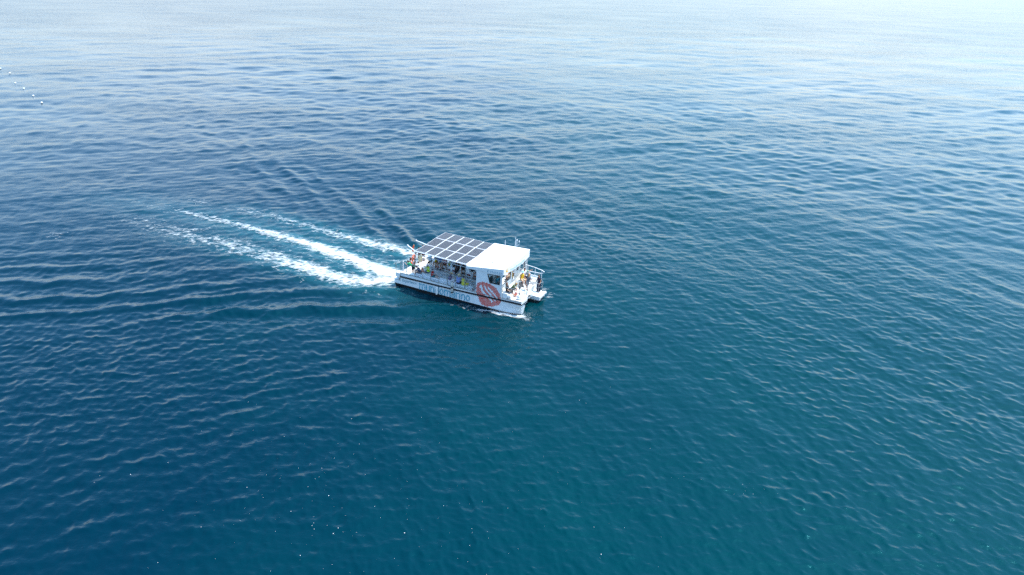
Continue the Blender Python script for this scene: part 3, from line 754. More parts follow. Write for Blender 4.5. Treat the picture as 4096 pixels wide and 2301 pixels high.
# bow rails
def railing(pts, heights, posts, r=0.02):
    for h, rr_ in zip(heights, (0.022, 0.013, 0.013)):
        MB().tube([(x, y, z + h) for x, y, z in pts], rr_, 7).build("rail", M_STEEL, boat)
    for i in posts:
        x, y, z = pts[i]; MB().tube([(x, y, z - 0.02), (x, y, z + heights[0])], r, 7).build("stanchion", M_STEEL, boat)
railing([(10.14, 0.10, 1.56), (10.90, 0.12, 1.60), (11.62, 0.16, 1.64), (11.80, 1.05, 1.57)], (1.06, 0.66), (0, 1, 3))
railing([(11.80, 1.05, 1.57), (11.68, 1.9, 1.45), (11.62, 3.3, 1.42)], (1.0, 0.6), (1,))
railing([(11.5, 3.45, 1.10), (12.08, 3.5, 1.10), (12.20, 4.1, 1.10), (11.9, 4.42, 1.10)], (1.02, 0.62), (0, 1, 2, 3))
MB().tube([(10.0, 4.90, 2.98), (11.02, 4.90, 2.92), (11.67, 4.90, 2.82), (11.92, 4.90, 2.72), (11.72, 4.90, 2.50), (10.0, 4.9, 2.42)], 0.032).build("pulpit_rail", M_ALU, boat)
for x, z in ((10.3, 2.95), (11.03, 2.9), (11.68, 2.8)):
    MB().tube([(x, 4.90, 1.3), (x, 4.90, z)], 0.030).build("stanchion", M_ALU, boat)
MB().box(10.65, 11.4, 4.86, 4.94, 1.66, 2.15).build("bulwark", M_WHITE, boat)

# ---- lettering and the shell emblem
def text_tris(body, shear=0.0, bold=0.0):
    cu = bpy.data.curves.new("t", 'FONT'); cu.body = body; cu.shear = shear; cu.offset = bold; cu.resolution_u = 3
    o = bpy.data.objects.new("t", cu); COL.objects.link(o)
    dg = bpy.context.evaluated_depsgraph_get(); me = bpy.data.meshes.new_from_object(o.evaluated_get(dg))
    v = [tuple(p.co) for p in me.vertices]; f = [tuple(p.vertices) for p in me.polygons]
    bpy.data.objects.remove(o); bpy.data.curves.remove(cu); bpy.data.meshes.remove(me)
    a = np.array(v); a[:, 0] -= a[:, 0].min(); a[:, 1] -= a[:, 1].min()
    return a / np.array([a[:, 0].max(), a[:, 1].max(), 1.0]), f
def lettering(name, body, fn, m, parent, **kw):
    v, f = text_tris(body, **kw)
    mb = MB(); mb.v = [fn(p[0], p[1]) for p in v]; mb.f = f; mb.m = [0] * len(f)
    me = bpy.data.meshes.new(name); me.from_pydata(mb.v, [], f); me.materials.append(m)
    return obj(name, me, parent)
lettering("lettering", "Experience", lambda u, v: (0.14 + 1.54 * u, -0.004, 0.46 + 0.085 * u + 0.36 * v), M_TEALPAINT, hs, shear=0.12, bold=0.008)
lettering("registration_number", "2\u00aa VA-3-2-22", lambda u, v: (8.66 + 1.40 * u, -0.049, 3.665 + 0.105 * u + 0.155 * v), M_TEALPAINT, sfas, bold=0.006)
def fasc(u, v):
    y = 1.0 + 2.85 * u; return (roof_front(y) + 0.040 - 0.012 * v, y, 3.80 + 0.02 * u + 0.23 * v)
lettering("lettering", "mundomarino", fasc, M_LBLUE, croof, bold=0.0)
# big mosaic letters, drawn as strokes
def arc(cx, cy, rx, ry, a0, a1, n=7): return [(cx + rx * math.cos(R2(a)), cy + ry * math.sin(R2(a))) for a in np.linspace(a0, a1, n)]
SW = 0.27
def L_n(): return 0.62, [[(0.08, 0), (0.08, 1)], [(0.08, 0.66)] + arc(0.31, 0.66, 0.23, 0.26, 180, 0) + [(0.54, 0)]]
def L_m(): return 1.02, [[(0.08, 0), (0.08, 1)], [(0.08, 0.68)] + arc(0.295, 0.68, 0.215, 0.24, 180, 0) + [(0.51, 0)], [(0.51, 0.68)] + arc(0.725, 0.68, 0.215, 0.24, 180, 0) + [(0.94, 0)]]
def L_u(): return 0.62, [[(0.08, 1), (0.08, 0.34)] + arc(0.31, 0.34, 0.23, 0.26, 180, 360) + [(0.54, 1)], [(0.54, 0.34), (0.54, 0)]]
def L_o(): return 0.64, [arc(0.32, 0.5, 0.24, 0.42, 0, 360, 17)]
def L_d(): return 0.64, [arc(0.31, 0.40, 0.23, 0.34, 0, 360, 15), [(0.54, 0.0), (0.54, 1.25)]]
def L_a(): return 0.60, [arc(0.29, 0.70, 0.21, 0.22, 160, 0) + [(0.50, 0.0)], arc(0.29, 0.28, 0.21, 0.21, 0, 360, 13)]
def L_r(): return 0.42, [[(0.08, 0), (0.08, 1)], [(0.08, 0.62)] + arc(0.33, 0.62, 0.25, 0.30, 180, 70)]
def L_i(): return 0.22, [[(0.10, 0), (0.10, 0.84)], [(0.10, 1.02), (0.10, 1.12)]]
adv = 0; strokes = []
for fnc in (L_m, L_u, L_n, L_d, L_o, L_m, L_a, L_r, L_i, L_n, L_o):
    w, st = fnc()
    for s_ in st: strokes.append([(adv + x, y) for x, y in s_])
    adv += w + 0.10
mb = MB(); lay = 0
KX = (7.16 - 1.95) / (adv - 0.10)
def place(u, v, l): x = 1.95 + u * KX; return (x, -0.004 - l * 0.00025, 0.29 + 0.028 * (x - 1.95) + v * 0.56)
for s_ in strokes:
    for a, b in zip(s_[:-1], s_[1:]):
        ax, az = a[0] * KX, a[1] * 0.56; bx, bz = b[0] * KX, b[1] * 0.56
        dx, dz = bx - ax, bz - az; l = math.hypot(dx, dz) or 1; nx_, nz_ = -dz / l * SW * 0.25, dx / l * SW * 0.25
        ex, ez = dx / l * SW * 0.08, dz / l * SW * 0.08
        q = [(ax - ex + nx_, az - ez + nz_), (ax - ex - nx_, az - ez - nz_), (bx + ex - nx_, bz + ez - nz_), (bx + ex + nx_, bz + ez + nz_)]
        lay = (lay + 1) % 12
        mb.add([place(p[0] / KX, p[1] / 0.56, lay) for p in q], [(0, 1, 2, 3)])
me = bpy.data.meshes.new("mosaic_lettering"); me.from_pydata(mb.v, [], mb.f); me.materials.append(M_MOSAIC); obj("mosaic_lettering", me, hs)

OUT = [[7.7, 2.04], [7.81, 2.36], [8.07, 2.56], [8.37, 2.65], [8.72, 2.65], [9.07, 2.62], [9.45, 2.5], [9.77, 2.22], [10.01, 1.9], [10.10, 1.62], [10.13, 1.39], [10.10, 1.1], [9.84, 0.82], [9.45, 0.6], [8.96, 0.47], [8.53, 0.43], [8.27, 0.54], [8.08, 0.81], [8.01, 1.09], [7.87, 1.25], [7.75, 1.54]]
GAPS = [[[8.07, 2.26], [8.21, 2.35], [8.31, 2.05], [8.45, 1.8], [8.69, 1.57], [9.0, 1.43], [9.21, 1.27], [9.42, 1.05], [9.28, 0.92], [9.15, 1.1], [8.91, 1.28], [8.59, 1.49], [8.33, 1.64], [8.19, 1.88], [8.03, 2.08]],
        [[8.42, 2.33], [8.7, 2.18], [8.84, 1.97], [9.07, 1.79], [9.23, 1.64], [9.45, 1.48], [9.64, 1.23], [9.59, 1.15], [9.36, 1.33], [9.12, 1.51], [8.88, 1.69], [8.7, 1.84], [8.56, 2.05]],
        [[8.71, 2.43], [8.95, 2.25], [9.16, 2.08], [9.42, 1.91], [9.63, 1.72], [9.82, 1.5], [9.87, 1.3], [9.75, 1.39], [9.59, 1.61], [9.35, 1.79], [9.11, 1.95], [8.9, 2.11]]]
def inside(p, poly):
    c = False; n = len(poly); j = n - 1
    for i in range(n):
        if (poly[i][1] > p[1]) != (poly[j][1] > p[1]) and p[0] < (poly[j][0] - poly[i][0]) * (p[1] - poly[i][1]) / (poly[j][1] - poly[i][1]) + poly[i][0]: c = not c
        j = i
    return c
def voronoi_cells(x0, x1, z0, z1, st, gap, seed):
    r = random.Random(seed); seeds = {}
    nx_, nz_ = int((x1 - x0) / st) + 2, int((z1 - z0) / st) + 2
    for i in range(nx_):
        for j in range(nz_): seeds[i, j] = (x0 + (i + r.uniform(-0.45, 0.45)) * st, z0 + (j + r.uniform(-0.45, 0.45)) * st)
    for (i, j), c in seeds.items():
        poly = [(c[0] - st * 1.2, c[1] - st * 1.2), (c[0] + st * 1.2, c[1] - st * 1.2), (c[0] + st * 1.2, c[1] + st * 1.2), (c[0] - st * 1.2, c[1] + st * 1.2)]
        for di in range(-2, 3):
            for dj in range(-2, 3):
                q = seeds.get((i + di, j + dj))
                if q is None or (di == 0 and dj == 0): continue
                nx2, nz2 = q[0] - c[0], q[1] - c[1]; l = math.hypot(nx2, nz2); nx2 /= l; nz2 /= l; lim = l / 2 - gap
                new = []
                for a, b in zip(poly, poly[1:] + poly[:1]):
                    da = (a[0] - c[0]) * nx2 + (a[1] - c[1]) * nz2 - lim; db = (b[0] - c[0]) * nx2 + (b[1] - c[1]) * nz2 - lim
                    if da <= 0: new.append(a)
                    if da * db < 0: t = da / (da - db); new.append((a[0] + (b[0] - a[0]) * t, a[1] + (b[1] - a[1]) * t))
                poly = new
                if len(poly) < 3: break
            if len(poly) < 3: break
        if len(poly) >= 3: yield c, poly
mb = MB()
for c, poly in voronoi_cells(7.6, 10.25, 0.35, 2.75, 0.088, 0.0065, 5):
    if inside(c, OUT) and not any(inside(c, g_) for g_ in GAPS):
        mb.add([(x, -0.004, z) for x, z in poly], [tuple(range(len(poly)))])
me = bpy.data.meshes.new("shell_emblem"); me.from_pydata(mb.v, [], mb.f); me.materials.append(M_RED); obj("shell_emblem", me, hs)
# yellow drop-shaped badge on the front fascia
mb = MB(); n = 22; o2, i2 = [], []
for k in range(n):
    a = 2 * math.pi * k / n; r = 1.0 + (0.35 if math.sin(a) < -0.6 else 0.0) * (abs(math.sin(a)) - 0.6) / 0.4
    o2.append((0.50 + 0.17 * r * math.cos(a), 4.03 + 0.15 * r * math.sin(a))); i2.append((0.51 + 0.085 * math.cos(a), 4.06 + 0.075 * math.sin(a)))
fx = lambda y, z: (roof_front(y) + 0.036 - 0.018 * (z - 3.73) / 0.5, y, z)
mb.add([fx(*p) for p in o2] + [fx(*p) for p in i2], [(k, (k + 1) % n, n + (k + 1) % n, n + k) for k in range(n)])
me = bpy.data.meshes.new("drop_badge"); me.from_pydata(mb.v, [], mb.f); me.materials.append(M_YEL); obj("drop_badge", me, croof)

# ------------------------------------------------------------------ people
def cloth(name, rgb): return mat("cloth_" + name, rgb, 0.85, var=0.22, vscale=9, bump=0.004, bscale=25)
def skin(name, rgb): return mat("skin_" + name, rgb, 0.5, var=0.12, vscale=7)
SK_A = skin("light", (0.50, 0.27, 0.18)); SK_B = skin("tan", (0.38, 0.18, 0.10)); SK_C = skin("brown", (0.26, 0.115, 0.06))
HR_D = mat("hair_dark", (0.012, 0.008, 0.006), 0.5, var=0.4, vscale=30, bump=0.006, bscale=60)
HR_B = mat("hair_brown", (0.11, 0.042, 0.018), 0.5, var=0.4, vscale=30, bump=0.006, bscale=60)
HR_Y = mat("hair_blond", (0.42, 0.25, 0.10), 0.5, var=0.35, vscale=30, bump=0.006, bscale=60)
M_EYE = mat("eye_dark", (0.01, 0.008, 0.007), 0.3); M_LIP = mat("lips", (0.30, 0.07, 0.06), 0.5)
PENDING = []
def capsule(mb, p0, p1, r0, r1, n=10, h=3):
    p0 = Vector(p0); p1 = Vector(p1); d = p1 - p0; L = d.length
    d = d / L if L > 1e-6 else Vector((0, 0, 1))
    prof = [(p0 - d * r0 * math.cos(a), r0 * math.sin(a)) for a in np.linspace(0.15, math.pi / 2, h)] + [(p1 + d * r1 * math.sin(a), r1 * math.cos(a)) for a in np.linspace(0, math.pi / 2 - 0.15, h)]
    mb.tube([p for p, _ in prof], [max(r, 0.003) for _, r in prof], n)
def blob(name, prims, voxel, m, parent):
    """one continuous skin grown over tapered limbs (voxel remesh, applied later)"""
    mb = MB()
    for p in prims: capsule(mb, *p)
    me = bpy.data.meshes.new(name); me.from_pydata([tuple(v) for v in mb.v], [], mb.f); me.materials.append(m)
    o = obj(name, me, parent)
    r = o.modifiers.new("grow", 'REMESH'); r.mode = 'VOXEL'; r.voxel_size = voxel
    sm = o.modifiers.new("smooth", 'SMOOTH'); sm.factor = 0.5; sm.iterations = 2
    PENDING.append(o); return o
def finish_blobs():
    dg = bpy.context.evaluated_depsgraph_get()
    done = []
    for o in PENDING: done.append((o, bpy.data.meshes.new_from_object(o.evaluated_get(dg))))
    for o, me in done:
        old = o.data; me.name = o.name; me.polygons.foreach_set("use_smooth", [True] * len(me.polygons))
        o.modifiers.clear(); o.data = me; bpy.data.meshes.remove(old)
    PENDING.clear()
V = lambda *a: Vector(a)
def mir(v, s): return Vector((v[0], v[1] * s, v[2]))

def person(label, at, yaw, H=1.7, pz=0.90, px=0.0, lean=0.0, side_lean=0.0, head=(0.0, 0.0), thigh=((0.03, 0.07, -1), (0.03, 0.07, -1)), shin=((-0.03, 0, -1), (-0.03, 0, -1)),
           uarm=((0.05, 0.15, -1), (0.05, 0.15, -1)), farm=((0.15, 0.0, -1), (0.15, 0.0, -1)), sk=SK_A, hair=HR_D, style='short', top=None, bottom=None, shoes=None, hat=None, fat=1.0, group="passengers on the boat"):
    """pose: direction of every limb in the person's own frame (x ahead, y left); index 0 = left limb, 1 = right limb (y is mirrored)"""
    k = H / 1.70
    root = thing("person", label, "person", *at, yaw=yaw, group=group)
    pel = V(px, 0, pz)
    td = V(math.sin(R2(lean)), math.sin(R2(side_lean)), math.cos(R2(lean))).normalized()
    fwd = V(math.cos(R2(lean)), 0, -math.sin(R2(lean)))
    neck = pel + td * 0.50 * k; sh = pel + td * 0.445 * k
    hp, hy = head
    hd = V(math.sin(R2(lean * 0.6 + hp)), 0, math.cos(R2(lean * 0.6 + hp)))
    hf = V(math.cos(R2(lean * 0.6 + hp)) * math.cos(R2(hy)), math.sin(R2(hy)), -math.sin(R2(lean * 0.6 + hp)))
    hc = neck + hd * 0.165 * k
    Lr = V(0, 1, 0)
    body = []; J = {}
    for i, s in ((0, 1), (1, -1)):
        hip = pel + Lr * s * 0.085 * k
        kn = hip + mir(thigh[i], s).normalized() * 0.42 * k
        an = kn + mir(shin[i], s).normalized() * 0.41 * k
        sd_ = mir(shin[i], s).normalized()
        ff = V(1, 0.12 * s, 0); ff = (ff - sd_ * ff.dot(sd_)); ff = ff.normalized() if ff.length > 0.2 else V(1, 0, 0)
        toe = an + ff * 0.17 * k + sd_ * 0.045 * k
        so = sh + Lr * s * 0.165 * k
        el = so + mir(uarm[i], s).normalized() * 0.28 * k
        fd = mir(farm[i], s).normalized(); wr = el + fd * 0.245 * k
        J[i] = dict(hip=hip, kn=kn, an=an, toe=toe, so=so, el=el, wr=wr, fd=fd, ff=ff, sd=sd_)
        body += [(hip, kn, 0.080 * k * fat, 0.052 * k), (kn, an, 0.052 * k, 0.034 * k), (kn + sd_ * 0.06 * k - ff * 0.012, kn + sd_ * 0.18 * k - ff * 0.02, 0.045 * k, 0.045 * k),
                 (an + sd_ * 0.02, an - ff * 0.04 * k + sd_ * 0.045 * k, 0.032 * k, 0.030 * k), (an + sd_ * 0.03 * k, toe, 0.036 * k, 0.026 * k),
                 (so, el, 0.046 * k * fat, 0.036 * k), (el, wr, 0.036 * k, 0.026 * k)]
        u = fd.cross(V(0, 0, 1)); u = u.normalized() if u.length > 0.1 else V(0, 1, 0)
        w = fd.cross(u).normalized()
        palm = wr + fd * 0.075 * k
        body += [(wr, palm + u * 0.018, 0.024 * k, 0.019 * k), (wr, palm - u * 0.018, 0.024 * k, 0.019 * k)]
        for q, (off, ln) in enumerate(((-0.033, 0.062), (-0.011, 0.074), (0.011, 0.070), (0.033, 0.052))):
            b = palm + u * off * k; m_ = b + (fd * 0.85 + w * 0.25) * ln * 0.55 * k; e = m_ + (fd * 0.6 + w * 0.6) * ln * 0.5 * k
            body += [(b, m_, 0.0095, 0.009), (m_, e, 0.009, 0.008)]
        b = wr + fd * 0.03 * k + u * 0.028 * k * s; body += [(b, b + (u * s * 0.8 + fd * 0.6) * 0.05 * k, 0.011, 0.0095), (b + (u * s * 0.8 + fd * 0.6) * 0.05 * k, b + (u * s * 0.8 + fd * 1.4) * 0.06 * k, 0.0095, 0.008)]
    mid = pel + td * 0.22 * k
    for s in (1, -1):
        body += [(pel + Lr * s * 0.065 * k, mid + Lr * s * 0.055 * k, 0.105 * k * fat, 0.092 * k * fat), (mid + Lr * s * 0.055 * k, sh + Lr * s * 0.085 * k - td * 0.05, 0.092 * k * fat, 0.098 * k * fat),
                 (sh + Lr * s * 0.06 * k, sh + Lr * s * 0.165 * k, 0.068 * k, 0.050 * k)]
    body += [(sh, neck + hd * 0.06 * k, 0.062 * k, 0.047 * k), (hc - hd * 0.06 * k + hf * 0.012, hc + hd * 0.03 * k, 0.062 * k, 0.086 * k), (hc - hd * 0.02 * k - hf * 0.012, hc + hd * 0.035 * k - hf * 0.02, 0.078 * k, 0.088 * k),
             (hc + hf * 0.086 * k + hd * 0.012, hc + hf * 0.104 * k - hd * 0.022, 0.011, 0.015), (hc + hf * 0.055 * k - hd * 0.085 * k, hc + hf * 0.062 * k - hd * 0.082 * k, 0.028, 0.028)]
    hl = hd.cross(hf).normalized()
    for s in (1, -1): body += [(hc + hl * s * 0.083 * k + hd * 0.015, hc + hl * s * 0.09 * k - hd * 0.03, 0.013, 0.011)]
    blob("body", body, 0.0175, sk, root)
    for s in (1, -1):
        mb = MB(); capsule(mb, hc + hf * 0.082 * k + hl * s * 0.032 * k + hd * 0.012, hc + hf * 0.083 * k + hl * s * 0.034 * k + hd * 0.012, 0.011, 0.011, 8)
        mb.build("eye", M_EYE, root, smooth=True)
    mb = MB(); capsule(mb, hc + hf * 0.083 * k + hl * 0.02 - hd * 0.052 * k, hc + hf * 0.083 * k - hl * 0.02 - hd * 0.052 * k, 0.008, 0.008, 8); mb.build("mouth", M_LIP, root, smooth=True)
    # hair
    if style:
        hr = [(hc + hd * 0.035 * k - hf * 0.024 * k, hc + hd * 0.045 * k - hf * 0.020 * k, 0.099 * k, 0.094 * k), (hc - hf * 0.035 * k, hc - hf * 0.04 * k - hd * 0.06 * k, 0.085 * k, 0.062 * k)]
        if style == 'long':
            for s in (1, 0, -1): hr.append((hc - hf * 0.06 * k + hl * s * 0.05 * k, hc - hf * 0.085 * k + hl * s * 0.055 * k - hd * 0.10 * k - V(0, 0, 0.17 * k), 0.05 * k, 0.034 * k))
        if style == 'mid':
            for s in (1, -1): hr.append((hc - hf * 0.03 * k + hl * s * 0.07 * k, hc - hf * 0.04 * k + hl * s * 0.085 * k - hd * 0.15 * k, 0.05 * k, 0.042 * k))
            hr.append((hc - hf * 0.06 * k, hc - hf * 0.07 * k - hd * 0.15 * k, 0.06 * k, 0.05 * k))
        if style == 'curly':
            for a in range(9):
                t = a * 0.7; hr.append((hc - hf * (0.03 + 0.05 * math.cos(t)) * k + hl * 0.075 * math.sin(t) * k + hd * (0.05 - 0.012 * a) * k, hc - hf * 0.07 * k + hl * 0.08 * math.sin(t) * k - hd * 0.012 * a * k, 0.052 * k, 0.05 * k))
        if style == 'bun': hr.append((hc + hd * 0.11 * k - hf * 0.06 * k, hc + hd * 0.13 * k - hf * 0.065 * k, 0.042 * k, 0.04 * k))
        blob("hair", hr, 0.014, hair, root)
    # clothes
    if top:
        kind, m = top; g = []
        e = 0.022
        for s in (1, -1):
            g += [(pel + Lr * s * 0.065 * k - td * 0.01, mid + Lr * s * 0.055 * k, 0.105 * k * fat + e, 0.092 * k * fat + e), (mid + Lr * s * 0.055 * k, sh + Lr * s * 0.085 * k - td * 0.05, 0.092 * k * fat + e, 0.098 * k * fat + e * 0.8)]
            if kind != 'tank': g += [(sh + Lr * s * 0.05 * k - td * 0.01, sh + Lr * s * 0.165 * k, 0.070 * k + e * 0.6, 0.050 * k + e)]
            else: g += [(sh + Lr * s * 0.07 * k - td * 0.05, sh + Lr * s * 0.085 * k + td * 0.035, 0.06 * k, 0.035 * k)]
        fr = {'tee': 0.62, 'long': 1.0, 'tank': 0, 'dress': 0, 'teedress': 0.7}[kind]
        for i in (0, 1):
            j = J[i]
            if fr > 0: g += [(j['so'], j['so'].lerp(j['el'], fr), 0.046 * k * fat + e, 0.040 * k + e * 1.2)]
            if kind == 'long': g += [(j['el'], j['el'].lerp(j['wr'], 0.92), 0.040 * k + e, 0.028 * k + e)]
        if kind in ('dress', 'teedress'):
            for i in (0, 1):
                j = J[i]; g += [(j['hip'], j['kn'], 0.12 * k, 0.105 * k)]
                if kind == 'dress': g += [(j['kn'], j['kn'].lerp(j['an'], 0.75), 0.105 * k, 0.13 * k)]
            g += [((J[0]['hip'] + J[1]['hip']) / 2, (J[0]['kn'] + J[1]['kn']) / 2, 0.13 * k, 0.13 * k)]
            if kind == 'dress': g += [((J[0]['kn'] + J[1]['kn']) / 2, (J[0]['an'] + J[1]['an']) / 2 + V(0, 0, 0.1), 0.13 * k, 0.15 * k)]
        blob({'dress': "dress", 'teedress': "dress", 'tank': "tank_top"}.get(kind, "shirt"), g, 0.018, m, root)
    if bottom:
        kind, m = bottom; g = []; e = 0.026
        fr = {'shorts': 0.72, 'trousers': 1.0, 'trunks': 0.5, 'briefs': 0.16}[kind]
        for i, s in ((0, 1), (1, -1)):
            j = J[i]; g += [(pel + Lr * s * 0.065 * k, pel + Lr * s * 0.06 * k + td * 0.08 * k, 0.108 * k * fat + e, 0.10 * k * fat + e * 0.7), (j['hip'], j['hip'].lerp(j['kn'], fr), 0.080 * k * fat + e, (0.080 - 0.026 * fr) * k * fat + e * 1.1)]
            if kind == 'trousers': g += [(j['kn'], j['kn'].lerp(j['an'], 0.95), 0.054 * k + e, 0.038 * k + e)]
        blob("trousers" if kind == 'trousers' else "shorts", g, 0.018, m, root)
    if shoes:
        for i in (0, 1):
            j = J[i]; blob("shoe", [(j['an'] + j['sd'] * 0.02, j['an'] - j['ff'] * 0.045 * k + j['sd'] * 0.05 * k, 0.045 * k, 0.040 * k), (j['an'] + j['sd'] * 0.035 * k, j['toe'], 0.047 * k, 0.036 * k)], 0.016, shoes, root)
    if hat:
        kind, m = hat
        Q = Matrix((hf - hd * hf.dot(hd), hl, hd)).transposed().to_4x4(); Q.translation = hc + hd * 0.045 * k - hf * 0.012
        mb = MB()
        if kind == 'cap':
            mb.lathe([(0.106, -0.02), (0.108, 0.02), (0.095, 0.065), (0.055, 0.095), (0.0, 0.103)], 16)
            mb.add([(0.06, -0.085, 0.0), (0.13, -0.08, 0.002), (0.185, -0.03, -0.01), (0.185, 0.03, -0.01), (0.13, 0.08, 0.002), (0.06, 0.085, 0.0), (0.06, -0.085, 0.012), (0.13, -0.08, 0.014), (0.185, -0.03, 0.0), (0.185, 0.03, 0.0), (0.13, 0.08, 0.014), (0.06, 0.085, 0.012)],
                   [(5, 4, 3, 2, 1, 0), (6, 7, 8, 9, 10, 11)] + [(i, i + 1, i + 7, i + 6) for i in range(5)])
            nm = "cap"
        elif kind == 'straw':
            mb.lathe([(0.205, -0.012), (0.205, -0.002), (0.115, 0.012), (0.110, 0.085), (0.085, 0.108), (0.0, 0.102)], 20); nm = "straw_hat"
        else:
            mb.lathe([(0.165, -0.045), (0.168, -0.04), (0.112, 0.02), (0.098, 0.095), (0.07, 0.108), (0.0, 0.108)], 20); nm = "bucket_hat"
        me = mb.mesh(nm, m, True); me.transform(Q); h_ = obj(nm, me, root)
        if kind == 'straw':
            mb = MB(); mb.lathe([(0.117, 0.012), (0.119, 0.018), (0.1165, 0.042), (0.112, 0.045)], 20); me = mb.mesh("hat_band", M_BLACK, True); me.transform(Q); obj("hat_band", me, h_)
    return root

C = cloth
SITL = ((1, 0.14, 0.0), (1, 0.14, 0.0)); SITS = ((0.10, 0, -1), (0.10, 0, -1))
LAP = (((0.35, 0.25, -0.9), (0.35, 0.25, -0.9)), ((0.9, -0.35, -0.25), (0.9, -0.35, -0.25)))
KNEE = (((0.45, 0.2, -0.9), (0.45, 0.2, -0.9)), ((0.9, -0.1, -0.35), (0.9, -0.1, -0.35)))
# --- bow
person("woman with brown hair and sunglasses sitting in black dress at bow", (10.42, 0.50, 1.60), 8, 1.68, pz=0.56, lean=-6, head=(4, -35), thigh=((1, 0.05, 0.02), (1, 0.02, 0.02)), shin=((0.55, 0.2, -1), (0.75, -0.35, -1)), uarm=KNEE[0], farm=((0.8, -0.5, -0.2), (0.9, -0.1, -0.3)), hair=HR_B, style='mid', top=('dress', C("black", (0.012, 0.012, 0.014))) if False else ('teedress', C("black", (0.012, 0.012, 0.014))))
person("blond woman in green patterned top bent over beside woman in black", (10.52, 1.30, 1.65), -10, 1.62, pz=0.50, lean=34, head=(30, -10), thigh=SITL, shin=((-0.1, 0.05, -1), (0.1, 0.05, -1)), uarm=((0.2, 0.1, -1), (0.2, 0.1, -1)), farm=((0.8, -0.35, -0.5), (0.8, -0.3, -0.5)), hair=HR_Y, style='short', top=('tee', C("green_leaf", (0.10, 0.15, 0.07))), bottom=('shorts', C("olive", (0.06, 0.07, 0.04))))
person("man in yellow tank top and light blue cap sitting at cabin front", (10.40, 3.42, 1.65), -28, 1.76, pz=0.53, lean=6, head=(6, -25), thigh=SITL, shin=((0.25, 0.05, -1), (0.15, 0.05, -1)), uarm=((0.3, 0.2, -1), (0.3, 0.2, -1)), farm=((0.85, 0.0, -0.5), (0.85, 0.0, -0.5)), sk=SK_B, top=('tank', C("yellow", (0.80, 0.47, 0.01))), bottom=('shorts', C("khaki", (0.45, 0.38, 0.27))), hat=('cap', C("pale_blue", (0.28, 0.50, 0.60))), shoes=C("black", (0.012, 0.012, 0.014)))
person("man in white tee shirt with arm stretched along the bow rail", (10.36, 4.08, 1.65), -35, 1.74, pz=0.53, lean=-4, head=(4, -20), thigh=SITL, shin=SITS, uarm=((0.1, 1.0, 0.10), (0.3, 0.2, -1)), farm=((0.25, 1.0, 0.28), (0.85, -0.1, -0.4)), sk=SK_B, top=('tee', C("white", (0.72, 0.72, 0.74))), bottom=('shorts', C("navy", (0.012, 0.016, 0.045))))
person("man in grey blue tee shirt and green cap leaning over at bow", (10.80, 4.12, 1.65), -100, 1.78, pz=0.56, lean=18, head=(28, 20), thigh=SITL, shin=SITS, uarm=KNEE[0], farm=((0.9, -0.2, -0.3), (0.9, -0.3, -0.2)), top=('tee', C("grey_blue", (0.33, 0.38, 0.48))), bottom=('shorts', C("dark", (0.03, 0.03, 0.035))), hat=('cap', C("sage", (0.24, 0.34, 0.25))), fat=1.08)
person("woman with long blond hair and grey tee shirt standing at bow", (11.36, 2.60, 1.65), 60, 1.60, pz=0.85, lean=8, head=(16, 0), thigh=((0.06, 0.05, -1), (-0.02, 0.05, -1)), shin=((-0.08, 0, -1), (-0.04, 0, -1)), uarm=((0.15, 0.15, -1), (0.25, 0.12, -1)), farm=((0.9, -0.2, -0.2), (0.9, -0.1, 0.0)), hair=HR_Y, style='long', top=('tee', C("charcoal_grey", (0.11, 0.12, 0.14))), bottom=('shorts', C("grey_stripe", (0.20, 0.21, 0.24))))
person("woman in long navy dress standing on the low port bow", (11.86, 4.05, 1.10), -105, 1.68, pz=0.89, lean=6, head=(26, 20), thigh=((0.05, 0.05, -1), (0.02, 0.06, -1)), uarm=((0.18, 0.25, -1), (0.15, 0.2, -1)), farm=((0.75, 0.1, -0.55), (0.55, -0.05, -0.8)), sk=SK_B, hair=HR_B, style='bun', top=('dress', C("navy", (0.012, 0.016, 0.055))))
# --- helm
person("skipper in teal shirt at the helm seen through cabin window", (8.95, 1.45, 1.20), 0, 1.76, pz=0.94, lean=4, uarm=((0.45, 0.15, -0.9), (0.45, 0.15, -0.9)), farm=((0.95, -0.1, 0.05), (0.95, -0.1, 0.05)), sk=SK_B, top=('tee', C("teal", (0.02, 0.27, 0.38))), bottom=('shorts', C("dark", (0.03, 0.03, 0.035))))
# --- starboard bench
person("person in navy shirt with orange pack hunched on starboard bench", (1.62, 0.72, 1.02), 190, 1.62, pz=0.55, lean=38, head=(25, 10), thigh=((1, 0.4, 0.15), (1, 0.3, 0.1)), shin=((0.3, -0.2, -1), (-0.15, 0, -1)), uarm=KNEE[0], farm=((0.6, -0.7, 0.5), (0.6, -0.7, 0.5)), top=('tee', C("slate_navy", (0.035, 0.05, 0.10))), bottom=('shorts', C("grey_tan", (0.17, 0.13, 0.12))), hat=None)
person("person in neon yellow shirt and white cap reaching out arms", (2.14, 1.25, 1.02), 178, 1.60, pz=0.52, lean=14, head=(8, -10), thigh=SITL, shin=SITS, uarm=((1, 0.15, -0.15), (1, 0.15, -0.2)), farm=((1, -0.1, 0.1), (1, -0.1, 0.05)), top=('tee', C("neon", (0.55, 0.80, 0.02))), bottom=('shorts', C("navy", (0.012, 0.016, 0.045))), hat=('cap', C("white", (0.72, 0.72, 0.74))))
